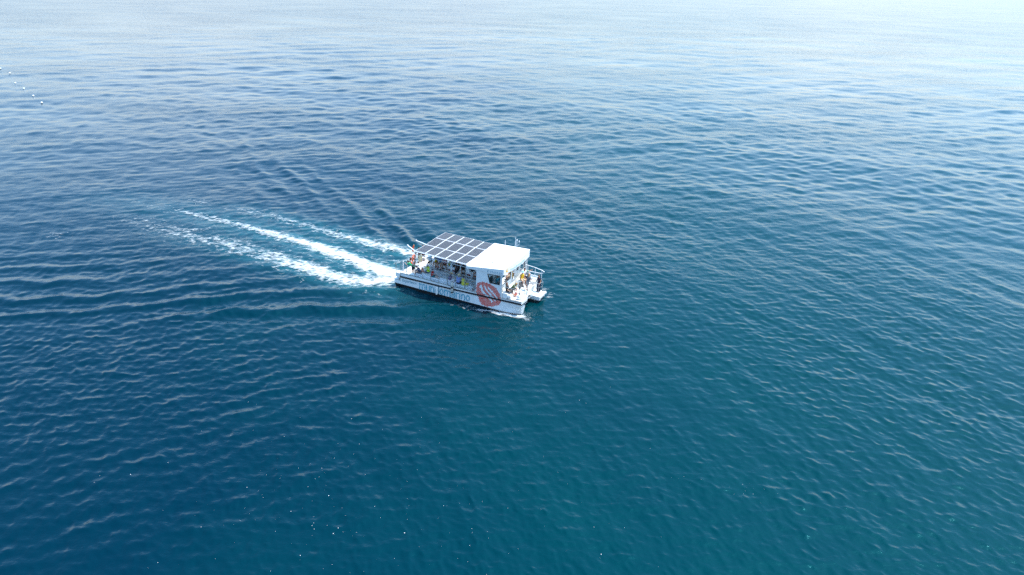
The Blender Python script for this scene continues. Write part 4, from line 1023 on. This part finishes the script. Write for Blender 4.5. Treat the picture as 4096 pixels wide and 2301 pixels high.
person("boy in red tee shirt and teal shorts sitting along starboard bench", (2.85, 0.74, 1.02), 12, 1.50, pz=0.53, lean=-4, head=(26, 20), thigh=((1, 0.1, 0.35), (1, 0.15, 0.12)), shin=((0.5, 0.1, -0.7), (0.75, 0.1, -0.35)), uarm=((0.5, 0.1, -0.8), (0.5, 0.1, -0.8)), farm=((0.9, -0.4, 0.0), (0.9, -0.4, 0.05)), top=('tee', C("red", (0.42, 0.01, 0.012))), bottom=('shorts', C("dark_teal", (0.01, 0.12, 0.14))))
person("woman in wide straw hat and patterned top on starboard bench", (4.60, 0.74, 1.02), 52, 1.64, pz=0.53, lean=14, head=(16, 0), thigh=SITL, shin=SITS, uarm=((0.45, 0.1, -0.9), (0.45, 0.1, -0.9)), farm=((0.8, -0.3, 0.4), (0.8, -0.3, 0.3)), hair=HR_B, style='mid', top=('tee', C("dark_floral", (0.12, 0.09, 0.16))), bottom=('shorts', C("white", (0.72, 0.72, 0.74))), hat=('straw', C("straw", (0.62, 0.50, 0.31))))
person("person in cream bucket hat and blue shirt seated back to the sea", (5.50, 0.76, 1.02), 82, 1.66, pz=0.54, lean=6, head=(14, 10), thigh=SITL, shin=SITS, uarm=KNEE[0], farm=LAP[1], hair=HR_B, top=('tee', C("mid_blue", (0.17, 0.26, 0.55))), bottom=('shorts', C("navy", (0.012, 0.016, 0.045))), hat=('bucket', C("cream", (0.66, 0.57, 0.33))), fat=1.12)
person("dark haired woman in yellow dress on starboard bench", (6.02, 0.74, 1.02), 62, 1.66, pz=0.54, lean=4, head=(6, 0), thigh=SITL, shin=SITS, uarm=KNEE[0], farm=KNEE[1], hair=HR_D, style='short', top=('teedress', C("lemon", (0.60, 0.58, 0.07))), fat=1.12)
# --- port bench
person("person in light blue shirt and black shorts kneeling near stern", (1.02, 3.42, 1.02), 165, 1.70, pz=0.62, lean=22, head=(10, 0), thigh=((0.75, 0.1, -0.75), (0.6, 0.1, -0.8)), shin=((0.1, 0, -1), (-0.1, 0, -1)), uarm=((0.3, 0.1, -1), (0.3, 0.1, -1)), farm=LAP[1], sk=SK_B, top=('tee', C("sky_blue", (0.33, 0.50, 0.62))), bottom=('shorts', C("black", (0.012, 0.012, 0.014))))
person("person in denim vest and jean shorts seated under solar roof", (1.50, 3.66, 1.02), -85, 1.68, pz=0.58, lean=6, head=(10, 0), thigh=SITL, shin=SITS, uarm=KNEE[0], farm=LAP[1], sk=SK_B, hair=HR_B, style='mid', top=('tee', C("denim", (0.16, 0.22, 0.33))), bottom=('shorts', C("jean", (0.14, 0.22, 0.36))))
person("man in blue shirt seated between denim vest and pink top", (1.95, 3.70, 1.02), -80, 1.76, pz=0.58, lean=12, head=(14, 0), thigh=SITL, shin=SITS, uarm=KNEE[0], farm=KNEE[1], sk=SK_B, top=('tee', C("royal_blue", (0.03, 0.13, 0.34))), bottom=('shorts', C("khaki", (0.45, 0.38, 0.27))), shoes=C("black", (0.012, 0.012, 0.014)))
person("woman in pink tank top seated on port bench", (2.42, 3.66, 1.02), -72, 1.66, pz=0.58, lean=16, head=(6, 0), thigh=((1, 0.25, 0.0), (1, 0.2, 0.0)), shin=((0.15, 0.1, -1), (0.05, 0.05, -1)), uarm=((0.25, 0.2, -1), (0.25, 0.2, -1)), farm=((0.85, -0.3, -0.5), (0.85, -0.3, -0.5)), sk=SK_C, hair=HR_D, style='long', top=('tank', C("dusty_pink", (0.48, 0.28, 0.32))), bottom=('trunks', C("black", (0.012, 0.012, 0.014))))
person("person in black skirt with crossed legs on port bench", (3.84, 3.66, 1.02), -75, 1.70, pz=0.58, lean=10, head=(20, -10), thigh=((1, 0.0, 0.28), (1, 0.1, 0.0)), shin=((0.45, -0.25, -1), (0.05, 0, -1)), uarm=KNEE[0], farm=LAP[1], sk=SK_B, hair=HR_D, style='mid', top=('dress', C("black", (0.012, 0.012, 0.014))), shoes=C("black", (0.012, 0.012, 0.014)))
person("person in black top bending forward with black cap on port bench", (4.36, 3.72, 1.02), -62, 1.74, pz=0.60, lean=46, head=(20, 0), thigh=SITL, shin=SITS, uarm=((0.1, 0.1, -1), (0.1, 0.1, -1)), farm=((0.5, -0.2, -0.9), (0.6, -0.3, -0.8)), sk=SK_B, hair=HR_D, style='long', top=('tee', C("black", (0.012, 0.012, 0.014))), bottom=('shorts', C("dark", (0.03, 0.03, 0.035))), hat=('cap', C("black", (0.012, 0.012, 0.014))))
person("dark clothed person seated beside the cabin doorway", (5.92, 3.66, 1.02), -100, 1.70, pz=0.58, lean=10, head=(12, 0), thigh=SITL, shin=SITS, uarm=KNEE[0], farm=LAP[1], sk=SK_C, hair=HR_D, top=('tank', C("black", (0.012, 0.012, 0.014))), bottom=('trunks', C("maroon", (0.10, 0.02, 0.02))), shoes=C("black", (0.012, 0.012, 0.014)))
# --- stern
person("curly haired person in green tee shirt bending over stern rail", (0.62, 1.02, 1.02), 172, 1.66, pz=0.84, lean=66, head=(28, 0), thigh=((-0.08, 0.08, -1), (0.05, 0.08, -1)), shin=((-0.02, 0, -1), (-0.05, 0, -1)), uarm=((0.75, 0.4, -0.6), (0.75, 0.4, -0.6)), farm=((0.9, -0.4, 0.3), (0.9, -0.4, 0.3)), style='curly', top=('tee', C("green", (0.015, 0.30, 0.12))), bottom=('shorts', C("navy", (0.012, 0.016, 0.045))), shoes=C("black", (0.012, 0.012, 0.014)))
person("dark haired child in cream shirt and shorts standing on stern deck", (0.02, 3.10, 1.02), 110, 1.30, pz=0.70, lean=4, head=(10, 0), uarm=((0.3, 0.15, -0.9), (0.3, 0.15, -0.9)), farm=((0.8, -0.3, 0.2), (0.8, -0.3, 0.2)), sk=SK_B, top=('tee', C("pale_cream", (0.62, 0.58, 0.36))), bottom=('shorts', C("pale_cream", (0.62, 0.58, 0.36))), shoes=C("lime_shoe", (0.55, 0.60, 0.18)))
person("bare legged woman with brown hair standing at port stern corner", (-0.30, 4.12, 1.02), 150, 1.68, pz=0.89, lean=2, head=(6, 30), uarm=((0.2, 0.2, -1), (0.2, 0.2, -1)), farm=((0.7, 0, -0.4), (0.7, 0, -0.4)), sk=SK_B, hair=HR_B, style='mid', top=('tank', C("coral", (0.60, 0.20, 0.08))), bottom=('trunks', C("maroon", (0.10, 0.02, 0.02))))
person("dark haired person behind the orange flag at the stern rail", (-0.42, 3.62, 1.02), 200, 1.62, pz=0.86, lean=2, head=(8, 0), sk=SK_C, hair=HR_D, top=('tee', C("plum", (0.10, 0.03, 0.05))), bottom=('shorts', C("dark", (0.03, 0.03, 0.035))))
finish_blobs()

# ------------------------------------------------------------------ loose things on board
M_VINYL = mat("white_vinyl", (0.74, 0.74, 0.73), 0.35, var=0.08, vscale=5); M_OLDV = mat("stained_vinyl", (0.50, 0.50, 0.45), 0.5, var=0.35, vscale=6)
M_NAVY = mat("navy_vinyl", (0.015, 0.02, 0.07), 0.4); M_ORANGE = mat("orange_foam", (0.62, 0.09, 0.02), 0.55, var=0.15, vscale=9)
M_ROPE = mat("rope", (0.42, 0.40, 0.36), 0.9, bump=0.004, bscale=90)
def ball_fender(label, x, y, z, r):
    t = thing("ball_fender", label, "fender", x, y, z)
    prof = [(r * math.sin(a), r - r * math.cos(a) * (1.0 if a < 1.6 else 1.04)) for a in np.linspace(0.02, math.pi - 0.28, 13)]
    MB().lathe(prof, 20).build("ball", M_VINYL, t, smooth=True)
    MB().lathe([(r * 0.30, 2.00 * r), (r * 0.27, 2.10 * r), (r * 0.12, 2.22 * r), (0.02, 2.32 * r)], 14).build("neck", M_NAVY, t, smooth=True)
    MB().tube([(0, 0, 2.28 * r), (0.03, -0.1, 2.9 * r), (0.02, -0.26, 3.6 * r)], 0.012, 6).build("rope", M_ROPE, t)
ball_fender("white ball fender on side deck close to cabin corner", 10.78, 0.32, 1.575, 0.235)
ball_fender("white ball fender on side deck nearest the bow tip", 11.55, 0.62, 1.60, 0.235)
def long_fender(label, x, ztop, length, dirty):
    t = thing("cylinder_fender", label, "fender", x, -0.17, ztop - length)
    MB().lathe([(0.04, -0.02), (0.10, 0.05), (0.11, 0.12), (0.11, length - 0.18), (0.09, length - 0.08), (0.04, length)], 16).build("tube", M_OLDV if dirty else M_VINYL, t, smooth=True)
    MB().lathe([(0.045, length), (0.035, length + 0.05), (0.02, length + 0.07)], 12).build("top_eye", M_NAVY, t, smooth=True)
    if dirty:
        MB().lathe([(0.02, -0.09), (0.075, -0.03), (0.108, 0.04), (0.113, 0.10)], 16).build("bottom_cap", M_BLACK, t, smooth=True)
        MB().lathe([(0.1105, length * 0.42), (0.113, length * 0.44), (0.113, length * 0.58), (0.1105, length * 0.60)], 16).build("scuff_band", M_DARK, t, smooth=True)
    MB().tube([(0, 0, length + 0.05), (0.0, 0.12, length + 0.30), (0.0, 0.17, length + 0.62)], 0.010, 6).build("rope", M_ROPE, t)
long_fender("white cylinder fender hanging over the big teal lettering", 3.90, 1.10, 0.78, False)
long_fender("dirty cylinder fender with black cap hanging by the open side", 5.43, 1.93, 1.02, True)
for x, y, z, r, lab in ((12.28, 4.52, 0.75, 0.17, "white ball fender hanging outside the port bow rail"), (-0.42, 0.25, 0.63, 0.15, "white ball fender on the starboard stern step")):
    ball_fender(lab, x, y, z, r)
def lifebuoy(label, x, y, z, yaw):
    t = thing("lifebuoy", label, "lifebuoy", x, y, z, yaw, "lifebuoys at the stern")
    R_, r_ = 0.30, 0.075
    for q in range(8):
        a0, a1 = 2 * math.pi * q / 8, 2 * math.pi * (q + 1) / 8
        band = q % 2
        if band: a0 += 0.22; a1 -= 0.22
        else: a0 -= 0.22; a1 += 0.22
        pts = [(0, R_ * math.cos(a), R_ * math.sin(a)) for a in np.linspace(a0, a1, 7)]
        MB().tube(pts, r_ * (1.03 if band else 1.0), 10).build("reflective_band" if band else "ring_section", M_VINYL if band else M_ORANGE, t, smooth=True)
    MB().tube([(0, 0.40 * math.cos(a), 0.40 * math.sin(a)) for a in np.linspace(0, 2 * math.pi, 17)], 0.008, 5).build("grab_line", M_ROPE, t)
lifebuoy("orange lifebuoy with white bands hanging by starboard stern post", 1.05, 0.28, 2.72, 75)
lifebuoy("orange lifebuoy on stern rail behind the child in cream", -0.56, 2.9, 1.72, 8)
t = thing("furled_flag", "furled red and yellow flag on a staff at the stern rail", "flag", -0.55, 2.95, 2.05)
MB().tube([(0, 0, 0), (-0.06, 0, 1.0)], 0.016).build("staff", M_ALU, t)
fl1 = MB(); fl2 = MB()
for mbf, y0, w in ((fl1, -0.03, 0.085), (fl2, 0.035, 0.06)):
    mbf.tube([(-0.05, y0, 0.95), (-0.10, y0, 0.75), (-0.13, y0 * 1.4, 0.50), (-0.12, y0 * 1.2, 0.25)], [0.02, w, w * 1.1, 0.03], 9)
fl1.build("red_fold", mat("flag_red", (0.62, 0.06, 0.02), 0.8), t, smooth=True); fl2.build("yellow_fold", mat("flag_yellow", (0.80, 0.45, 0.02), 0.8), t, smooth=True)
# bucket
t = thing("bucket", "dark grey plastic bucket standing in front of cabin door", "bucket", 10.60, 2.90, 1.655)
MB().lathe([(0.14, 0.0), (0.145, 0.01), (0.19, 0.34), (0.205, 0.35), (0.205, 0.38), (0.185, 0.38), (0.178, 0.34), (0.13, 0.03), (0.0, 0.03)], 20).build("tub", mat("bucket_plastic", (0.10, 0.10, 0.105), 0.5), t, smooth=True)
MB().tube([(0.0, 0.19 * math.cos(a), 0.36 + 0.05 * math.sin(a)) for a in np.linspace(0, math.pi, 9)], 0.008, 5).build("handle", M_STEEL, t)
blob("wet_rag", [((-0.06, 0.02, 0.28), (0.07, -0.03, 0.30), 0.06, 0.07)], 0.02, mat("rag", (0.05, 0.03, 0.03), 0.9), t)
# windlass
t = thing("anchor_windlass", "small dark anchor windlass on post on the foredeck", "windlass", 11.10, 1.60, 1.655)
MB().lathe([(0.10, 0), (0.10, 0.02), (0.03, 0.05), (0.03, 0.50)], 12).build("post", M_DARK, t, smooth=True)
MB().lathe([(0.08, -0.10), (0.05, -0.05), (0.05, 0.05), (0.08, 0.10)], 12, (0, 0, 0.52), axis='Y').build("drum", M_DARK, t, smooth=True)
MB().tube([(0, 0, 0.54), (0.14, 0.02, 0.62)], 0.014, 6).build("crank", M_STEEL, t)
t = thing("anchor", "grey steel anchor stowed between the two bows", "anchor", 11.74, 2.10, 1.46, 0)
MB().tube([(-0.25, 0, 0.05), (0.30, 0, 0.02)], 0.022).build("shank", M_STEEL, t)
MB().hexa([(0.22, -0.17, 0.00), (0.42, 0, -0.06), (0.22, 0.17, 0.00)], [(0.22, -0.17, 0.03), (0.42, 0, -0.03), (0.22, 0.17, 0.03)]).build("fluke", M_STEEL, t)
MB().tube([(-0.25, 0, 0.05), (-0.30, 0.15, 0.03), (-0.25, 0.3, 0.03), (-0.28, 0.45, 0.03)], 0.016, 6).build("chain", M_STEEL, t)
MB().lathe([(0.05, -0.12), (0.07, -0.1), (0.07, 0.1), (0.05, 0.12)], 12, (0.1, 0, 0.0), axis='Y').build("bow_roller", M_DARK, t, smooth=True)
# bags
def bag(name, label, x, y, z, prims, m, yaw=0, strap=None):
    t = thing(name, label, "bag", x, y, z, yaw); blob("bag_body", prims, 0.022, m, t)
    if strap:
        for s_ in strap: MB().tube(s_, 0.014, 6).build("strap", M_BLACK, t)
    return t
bag("red_bag", "red bag on deck at the feet of woman in black", 10.98, 0.98, 1.57, [((0, 0, 0.12), (0.02, 0.12, 0.16), 0.11, 0.10), ((0, 0, 0.22), (0.02, 0.12, 0.30), 0.09, 0.07)], C("bag_red", (0.28, 0.015, 0.012)), strap=[[(0, 0.02, 0.3), (0.02, 0.06, 0.42), (0.02, 0.12, 0.34)]])
bag("handbag", "black handbag on the lap of woman in black dress", 10.66, 0.50, 2.20, [((0, -0.10, 0.11), (0, 0.10, 0.11), 0.075, 0.075), ((0, -0.10, 0.20), (0, 0.10, 0.20), 0.06, 0.06)], C("leather_black", (0.02, 0.016, 0.015)), strap=[[(0, -0.1, 0.24), (0, 0, 0.36), (0, 0.1, 0.24)]])
bag("backpack", "yellow backpack held between two passengers on port bench", 1.62, 3.30, 1.66, [((0, 0, 0.10), (0, 0, 0.32), 0.11, 0.09), ((0, -0.09, 0.10), (0, -0.10, 0.18), 0.07, 0.06)], C("mustard", (0.50, 0.33, 0.01)), strap=[[(0.05, 0.08, 0.38), (0.08, 0.15, 0.25), (0.06, 0.08, 0.08)]])
bag("backpack", "olive and black backpack standing on port bench beside pink top", 2.86, 3.72, 1.505, [((0, 0, 0.13), (0, 0, 0.36), 0.13, 0.10), ((0.05, -0.10, 0.12), (0.05, -0.10, 0.20), 0.07, 0.06)], C("olive_yellow", (0.30, 0.30, 0.06)), strap=[[(-0.06, 0.1, 0.42), (-0.12, 0.12, 0.25), (-0.1, 0.08, 0.06)]])
bag("duffel_bag", "black duffel bag lying on port bench beside black skirt", 3.36, 3.82, 1.505, [((-0.16, 0, 0.13), (0.16, 0.02, 0.13), 0.125, 0.13), ((0.1, 0, 0.2), (0.2, 0, 0.26), 0.06, 0.04)], C("bag_black", (0.008, 0.008, 0.009)), strap=[[(-0.12, 0, 0.25), (0, -0.04, 0.34), (0.12, 0, 0.25)]])
bag("rounded_bag", "rounded black bag with white badge on port bench", 5.20, 3.84, 1.505, [((-0.14, 0, 0.15), (0.14, 0.02, 0.17), 0.14, 0.15)], C("bag_black", (0.008, 0.008, 0.009)), strap=[[(-0.1, -0.05, 0.28), (0, -0.08, 0.36), (0.1, -0.05, 0.29)]])
MB().lathe([(0.0, 0), (0.03, 0.004), (0.0, 0.01)], 10, (5.14, 3.69, 1.66), axis='Y').build("bag_badge", M_VINYL, boat) if False else None
bag("tote_bag", "white tote bag beside the woman in straw hat", 4.98, 0.80, 1.465, [((0, 0, 0.10), (0, 0, 0.22), 0.11, 0.10)], C("tote_white", (0.66, 0.66, 0.70)), strap=[[(-0.06, 0, 0.28), (0, 0.02, 0.40), (0.06, 0, 0.28)]])
bag("day_pack", "orange day pack on the back of hunched person in navy", 1.84, 0.72, 1.66, [((0, 0, 0.10), (-0.05, 0, 0.30), 0.12, 0.10), ((0.06, 0, 0.10), (0.05, 0, 0.2), 0.07, 0.06)], C("pack_orange", (0.58, 0.13, 0.02)), strap=[[(-0.05, 0.1, 0.35), (-0.12, 0.12, 0.25), (-0.05, 0.12, 0.06)]])
t = thing("dive_mask", "black and red diving mask lying on starboard side deck", "mask", 7.22, 0.22, 1.45, 20)
MB().tube([(0, 0.10 * math.cos(a), 0.06 + 0.05 * math.sin(a)) for a in np.linspace(0, 2 * math.pi, 15)], 0.022, 7).build("skirt", M_BLACK, t, smooth=True)
MB().box(-0.006, 0.006, -0.08, 0.08, 0.03, 0.09).build("lens", M_DARK, t)
MB().tube([(0, 0.11, 0.06), (0.12, 0.10, 0.03), (0.18, 0.0, 0.02), (0.12, -0.1, 0.03), (0, -0.11, 0.06)], 0.014, 6).build("head_strap", mat("red_strap", (0.35, 0.02, 0.02), 0.6), t)
finish_blobs()
M_LJ = mat("life_jacket_red", (0.30, 0.012, 0.010), 0.7, var=0.25, vscale=8, bump=0.005, bscale=20)
mbj = MB(); capsule(mbj, (-0.10, 0, 0), (0.10, 0, 0), 0.075, 0.075, 12, 4)
LJ_ME = mbj.mesh("foam_body", M_LJ, True)
LS_ME = MB().tube([(-0.02, -0.07, -0.055), (-0.02, -0.084, 0.0), (-0.02, -0.07, 0.055)], 0.010, 6).mesh("strap", M_VINYL, True)
for x, nth in zip((1.75, 2.95, 3.55, 5.10, 5.75, 6.35), ("first", "second", "third", "fourth", "fifth", "last")):
    t = thing("life_jacket", nth + " red life jacket from the stern in the port bench openings", "life jacket", x + 0.02, 3.425, 1.215, group="life jackets in the port bench")
    obj("foam_body", LJ_ME, t); obj("strap", LS_ME, t)

# ------------------------------------------------------------------ white mooring floats far off to the left
M_FLOAT = mat("float_white", (0.78, 0.78, 0.76), 0.45, var=0.1, vscale=6)
FB_ME = MB().lathe([(0.20 * math.sin(a), 0.20 - 0.20 * math.cos(a)) for a in np.linspace(0.05, math.pi - 0.2, 12)], 18).mesh("ball", M_FLOAT, True)
FN_ME = MB().lathe([(0.06, 0.38), (0.05, 0.43), (0.03, 0.46)], 12).mesh("eye", M_NAVY, True)
fl = [(-130.1, 177.4), (-123.0, 170.4), (-112.8, 157.1), (-106.6, 150.6), (-99.8, 143.2), (-93.4, 135.9)]
which = ["farthest of the line of white floats, cut by the left edge", "second farthest of the line of white floats on the water", "third farthest of the line of white floats on the water", "third nearest of the line of white floats on the water", "second nearest of the line of white floats on the water", "nearest of the line of white floats on the water"]
for (x, y), lab in zip(fl, which):
    o = bpy.data.objects.new("mooring_float", None); COL.objects.link(o)
    o.location = (x, y, float(sea_z(x, y)[0]) - 0.10)
    tag(o, lab, "float", "white mooring floats")
    obj("ball", FB_ME, o); obj("eye", FN_ME, o)

# ------------------------------------------------------------------ foam of the wake and the bow wave (real lumpy geometry lying on the sea)
def foam_mat():
    m = bpy.data.materials.new("sea_foam"); m.use_nodes = True
    nt = m.node_tree; N = nt.nodes; L = nt.links; b = N["Principled BSDF"]
    b.inputs["Base Color"].default_value = (0.74, 0.77, 0.78, 1); b.inputs["Roughness"].default_value = 0.75; b.inputs["Specular IOR Level"].default_value = 0.2
    tc = N.new("ShaderNodeTexCoord"); at = N.new("ShaderNodeAttribute"); at.attribute_name = "foam"
    def mt(op, a, c=0.0, clamp=False):
        n = N.new("ShaderNodeMath"); n.operation = op; n.use_clamp = clamp
        for i, q in enumerate((a, c)):
            if isinstance(q, (int, float)): n.inputs[i].default_value = q
            else: L.new(q, n.inputs[i])
        return n.outputs[0]
    mp = N.new("ShaderNodeMapping"); mp.inputs["Rotation"].default_value = (0, 0, R2(30)); mp.inputs["Scale"].default_value = (0.75, 1.35, 1)
    L.new(tc.outputs["Object"], mp.inputs["Vector"])
    n1 = N.new("ShaderNodeTexNoise"); n1.inputs["Scale"].default_value = 1.5; n1.inputs["Detail"].default_value = 7; n1.inputs["Roughness"].default_value = 0.58
    L.new(mp.outputs[0], n1.inputs["Vector"])
    # net-like streaks: thin where cells of clear water have opened
    wv = N.new("ShaderNodeMixRGB"); wv.inputs[0].default_value = 0.18; L.new(mp.outputs[0], wv.inputs[1]); L.new(n1.outputs["Color"], wv.inputs[2])
    vo = N.new("ShaderNodeTexVoronoi"); vo.feature = 'DISTANCE_TO_EDGE'; vo.inputs["Scale"].default_value = 2.6
    L.new(wv.outputs[0], vo.inputs["Vector"])
    net = mt('SUBTRACT', 0.5, mt('MULTIPLY', vo.outputs["Distance"], 2.4))
    t = mt('ADD', mt('MULTIPLY', at.outputs["Fac"], 0.95), mt('ADD', mt('MULTIPLY', mt('SUBTRACT', n1.outputs["Fac"], 0.5), 2.0), mt('MULTIPLY', net, 0.42)))
    a = mt('MULTIPLY', mt('SUBTRACT', t, 0.42), 1.35, True)
    n3 = N.new("ShaderNodeTexNoise"); n3.inputs["Scale"].default_value = 3.2; n3.inputs["Detail"].default_value = 8; n3.inputs["Roughness"].default_value = 0.7
    L.new(mp.outputs[0], n3.inputs["Vector"])
    thin = mt('ADD', mt('MULTIPLY', n3.outputs["Fac"], 1.3), 0.18, True)          # bubbles thin out in places, clear water shows through
    L.new(mt('MULTIPLY', a, mt('MAXIMUM', thin, mt('SUBTRACT', at.outputs["Fac"], 0.22, True))), b.inputs["Alpha"])
    bp = N.new("ShaderNodeBump"); bp.inputs["Strength"].default_value = 1.0; bp.inputs["Distance"].default_value = 0.22
    L.new(n3.outputs["Fac"], bp.inputs["Height"]); L.new(bp.outputs[0], b.inputs["Normal"])
    return m
def foam_patch(name, label, x0, x1, y0, y1, st, dens, lift):
    gx, gy = np.meshgrid(np.arange(x0, x1, st), np.arange(y0, y1, st), indexing='ij')
    D_ = dens(gx, gy)
    keep = D_ > 0.04
    ox_, oy_, oz_ = sea_disp(gx, gy, np.full(gx.shape[0], 0.20))
    z = oz_ + wake_height(gx, gy)
    lp = np.zeros_like(gx)
    for L, w0, k, ln in ((L_MID, 1.1, 1.0, 34.0), (L_STB, 1.0, 0.8, 32.0), (L_PRT, 0.9, 0.8, 30.0), (L_PIN, 0.7, 0.6, 10.0)):
        dd, ar = line_dist(gx, gy, L); lp += np.exp(-(dd / (w0 + 0.02 * ar)) ** 2) * np.clip(1 - ar / ln, 0, 1) * k
    z += lp * (0.10 * (fbm(gx * 1.1, gy * 1.1, 3) - 0.35) + 0.10 * (fbm(gx * 3.1, gy * 3.1, 8) - 0.5))
    z += 0.035 + lift * np.clip(D_, 0, 1) * fbm(gx * 2.4, gy * 2.4, 21)
    co, fc = grid_mesh(name, gx + ox_, gy + oy_, z)
    kf = keep.ravel()[fc].all(1); fc = fc[kf]
    used = np.unique(fc); rem = np.full(len(co), -1); rem[used] = np.arange(len(used))
    me = mesh_from_arrays(name, co[used], rem[fc])
    a = me.attributes.new("foam", 'FLOAT', 'POINT'); a.data.foreach_set("value", D_.ravel()[used].astype(np.float32))
    me.materials.append(M_FOAM)
    o = obj(name, me); o["kind"] = "stuff"; o["label"] = label; o["category"] = "foam"
    return o
M_FOAM = foam_mat()
def wake_dens(x, y):
    d = np.zeros_like(x)
    edge_n = fbm(x * 0.55, y * 0.55, 40)
    for L, w0, w1, k, full_, ln in ((L_MID, 1.3, 0.8, 1.16, 12.0, 44.0), (L_STB, 1.15, 1.5, 1.0, 9.0, 43.0), (L_PRT, 0.95, 1.05, 0.84, 8.0, 37.0), (L_PIN, 0.85, 0.9, 0.70, 3.5, 12.0)):
        dd, ar = line_dist(x, y, L)
        w = (w0 + (w1 - w0) * np.clip(ar / 20, 0, 1)) * (0.55 + 0.9 * edge_n)
        amp = k * np.interp(ar, [0, full_, full_ * 1.9, ln * 0.8, ln], [1.0, 0.90, 0.55, 0.36, 0.28]) * np.clip((ln - ar) / 14.0, 0, 1)
        amp = amp * np.clip(0.55 + ar / 1.5, 0, 1)
        d = np.maximum(d, amp * np.exp(-(dd / w) ** 2))
    # thin patches between the lines
    dm, am = line_dist(x, y, L_MID)
    d = np.maximum(d, 0.42 * np.exp(-(dm / 3.2) ** 2) * np.clip(1 - am / 24.0, 0, 1) * (0.4 + 0.9 * fbm(x * 0.5, y * 0.5, 77)))
    # old net of foam at the far end of the starboard line
    for cx_, cy_, rx_, am_ in ((-36.0, 68.6, 3.2, 0.40), (-33.0, 66.6, 2.2, 0.42), (-41.0, 71.5, 2.5, 0.30), (-48.0, 66.5, 1.6, 0.30), (-38.0, 78.6, 2.2, 0.28), (-30.0, 74.8, 2.0, 0.32)):
        d = np.maximum(d, am_ * np.exp(-(((x - cx_) / rx_) ** 2 + ((y - cy_) / (rx_ * 0.6)) ** 2)))
    return d
foam_patch("wake_foam", "white churned foam trailing in three streaks behind the boat", -56, -7.2, 54, 81, 0.10, wake_dens, 0.16)
BWL = np.array([[0.95, 51.15], [0.55, 51.1], [-0.4, 51.45], [-1.6, 51.9], [-2.8, 52.35], [-4.0, 52.75], [-5.2, 53.1]])
def bow_dens(x, y):
    dd, ar = line_dist(x, y, BWL)
    d = 1.05 * np.exp(-(dd / (0.24 + 0.02 * ar)) ** 2) * np.clip(1.2 - ar / 6.2, 0, 1)
    d = np.maximum(d, 0.42 * np.exp(-(((x - 1.3) / 0.6) ** 2 + ((y - 50.8) / 0.35) ** 2)))
    d2, a2 = line_dist(x, y, np.array([[3.2, 54.9], [3.5, 55.6], [3.0, 56.4]]))
    return np.maximum(d, 0.4 * np.exp(-(d2 / 0.30) ** 2))
foam_patch("bow_wave_foam", "white foam curling off the starboard bow", -6.5, 4.6, 49.6, 57.4, 0.05, bow_dens, 0.14)
# spray: droplets thrown up at the bow
r = random.Random(4); mb = MB()
for i in range(700):
    u = r.random(); px_, py_ = 1.0 + r.gauss(0.25, 0.32) - 3.2 * u * u, 51.05 + r.gauss(-0.05, 0.18) + 1.1 * u * u
    h = abs(r.gauss(0, 0.16)) * (1 - u) + 0.05; q = r.uniform(0.004, 0.012)
    z = 0.12 + h
    mb.add([(px_ + q, py_, z), (px_ - q, py_, z), (px_, py_ + q, z), (px_, py_ - q, z), (px_, py_, z + q), (px_, py_, z - q)], [(0, 2, 4), (2, 1, 4), (1, 3, 4), (3, 0, 4), (2, 0, 5), (1, 2, 5), (3, 1, 5), (0, 3, 5)])
me = bpy.data.meshes.new("bow_spray"); me.from_pydata(mb.v, [], mb.f); me.materials.append(mat("spray_white", (0.8, 0.82, 0.83), 0.5))
o = obj("bow_spray", me); o["kind"] = "stuff"; o["label"] = "fine spray thrown up at the starboard bow"; o["category"] = "spray"
# flecks of foam adrift in the foreground
mb = MB(); fx_, fy_ = [], []
cl = [(-9, 30, 5, 3, 70), (-6, 27, 5, 2.5, 60), (-13, 33, 4, 3, 25), (2, 27, 4, 2, 18), (13.5, 30.5, 0.8, 0.4, 14), (10, 31, 0.7, 0.4, 8), (-2, 37, 5, 3, 20), (4, 44, 3, 3, 8), (-14, 27, 4, 2, 30), (3, 33, 3, 2, 8)]
rs = np.random.default_rng(3)
for cx_, cy_, sx, sy, n in cl:
    fx_ += list(rs.normal(cx_, sx, n)); fy_ += list(rs.normal(cy_, sy, n))
fx_ = np.array(fx_); fy_ = np.array(fy_); fo = sea_disp(fx_, fy_, np.full(len(fx_), 0.1)); fz = fo[2] + wake_height(fx_, fy_)
for x, y, z in zip(fx_ + fo[0], fy_ + fo[1], fz):
    q = min(0.026, rs.exponential(0.005) + 0.004); a = rs.uniform(0, 6.28)
    ring_ = [(x + q * math.cos(a + k * 1.2566) * rs.uniform(0.6, 1.2), y + q * math.sin(a + k * 1.2566) * rs.uniform(0.6, 1.2), z + 0.006) for k in range(5)]
    mb.add(ring_ + [(x, y, z + 0.02)], [(k, (k + 1) % 5, 5) for k in range(5)])
me = bpy.data.meshes.new("foam_flecks"); me.from_pydata(mb.v, [], mb.f); me.materials.append(mat("spray_white", (0.8, 0.82, 0.83), 0.5))
o = obj("foam_flecks", me); o["kind"] = "stuff"; o["label"] = "tiny white flecks of foam adrift in the foreground"; o["category"] = "foam"
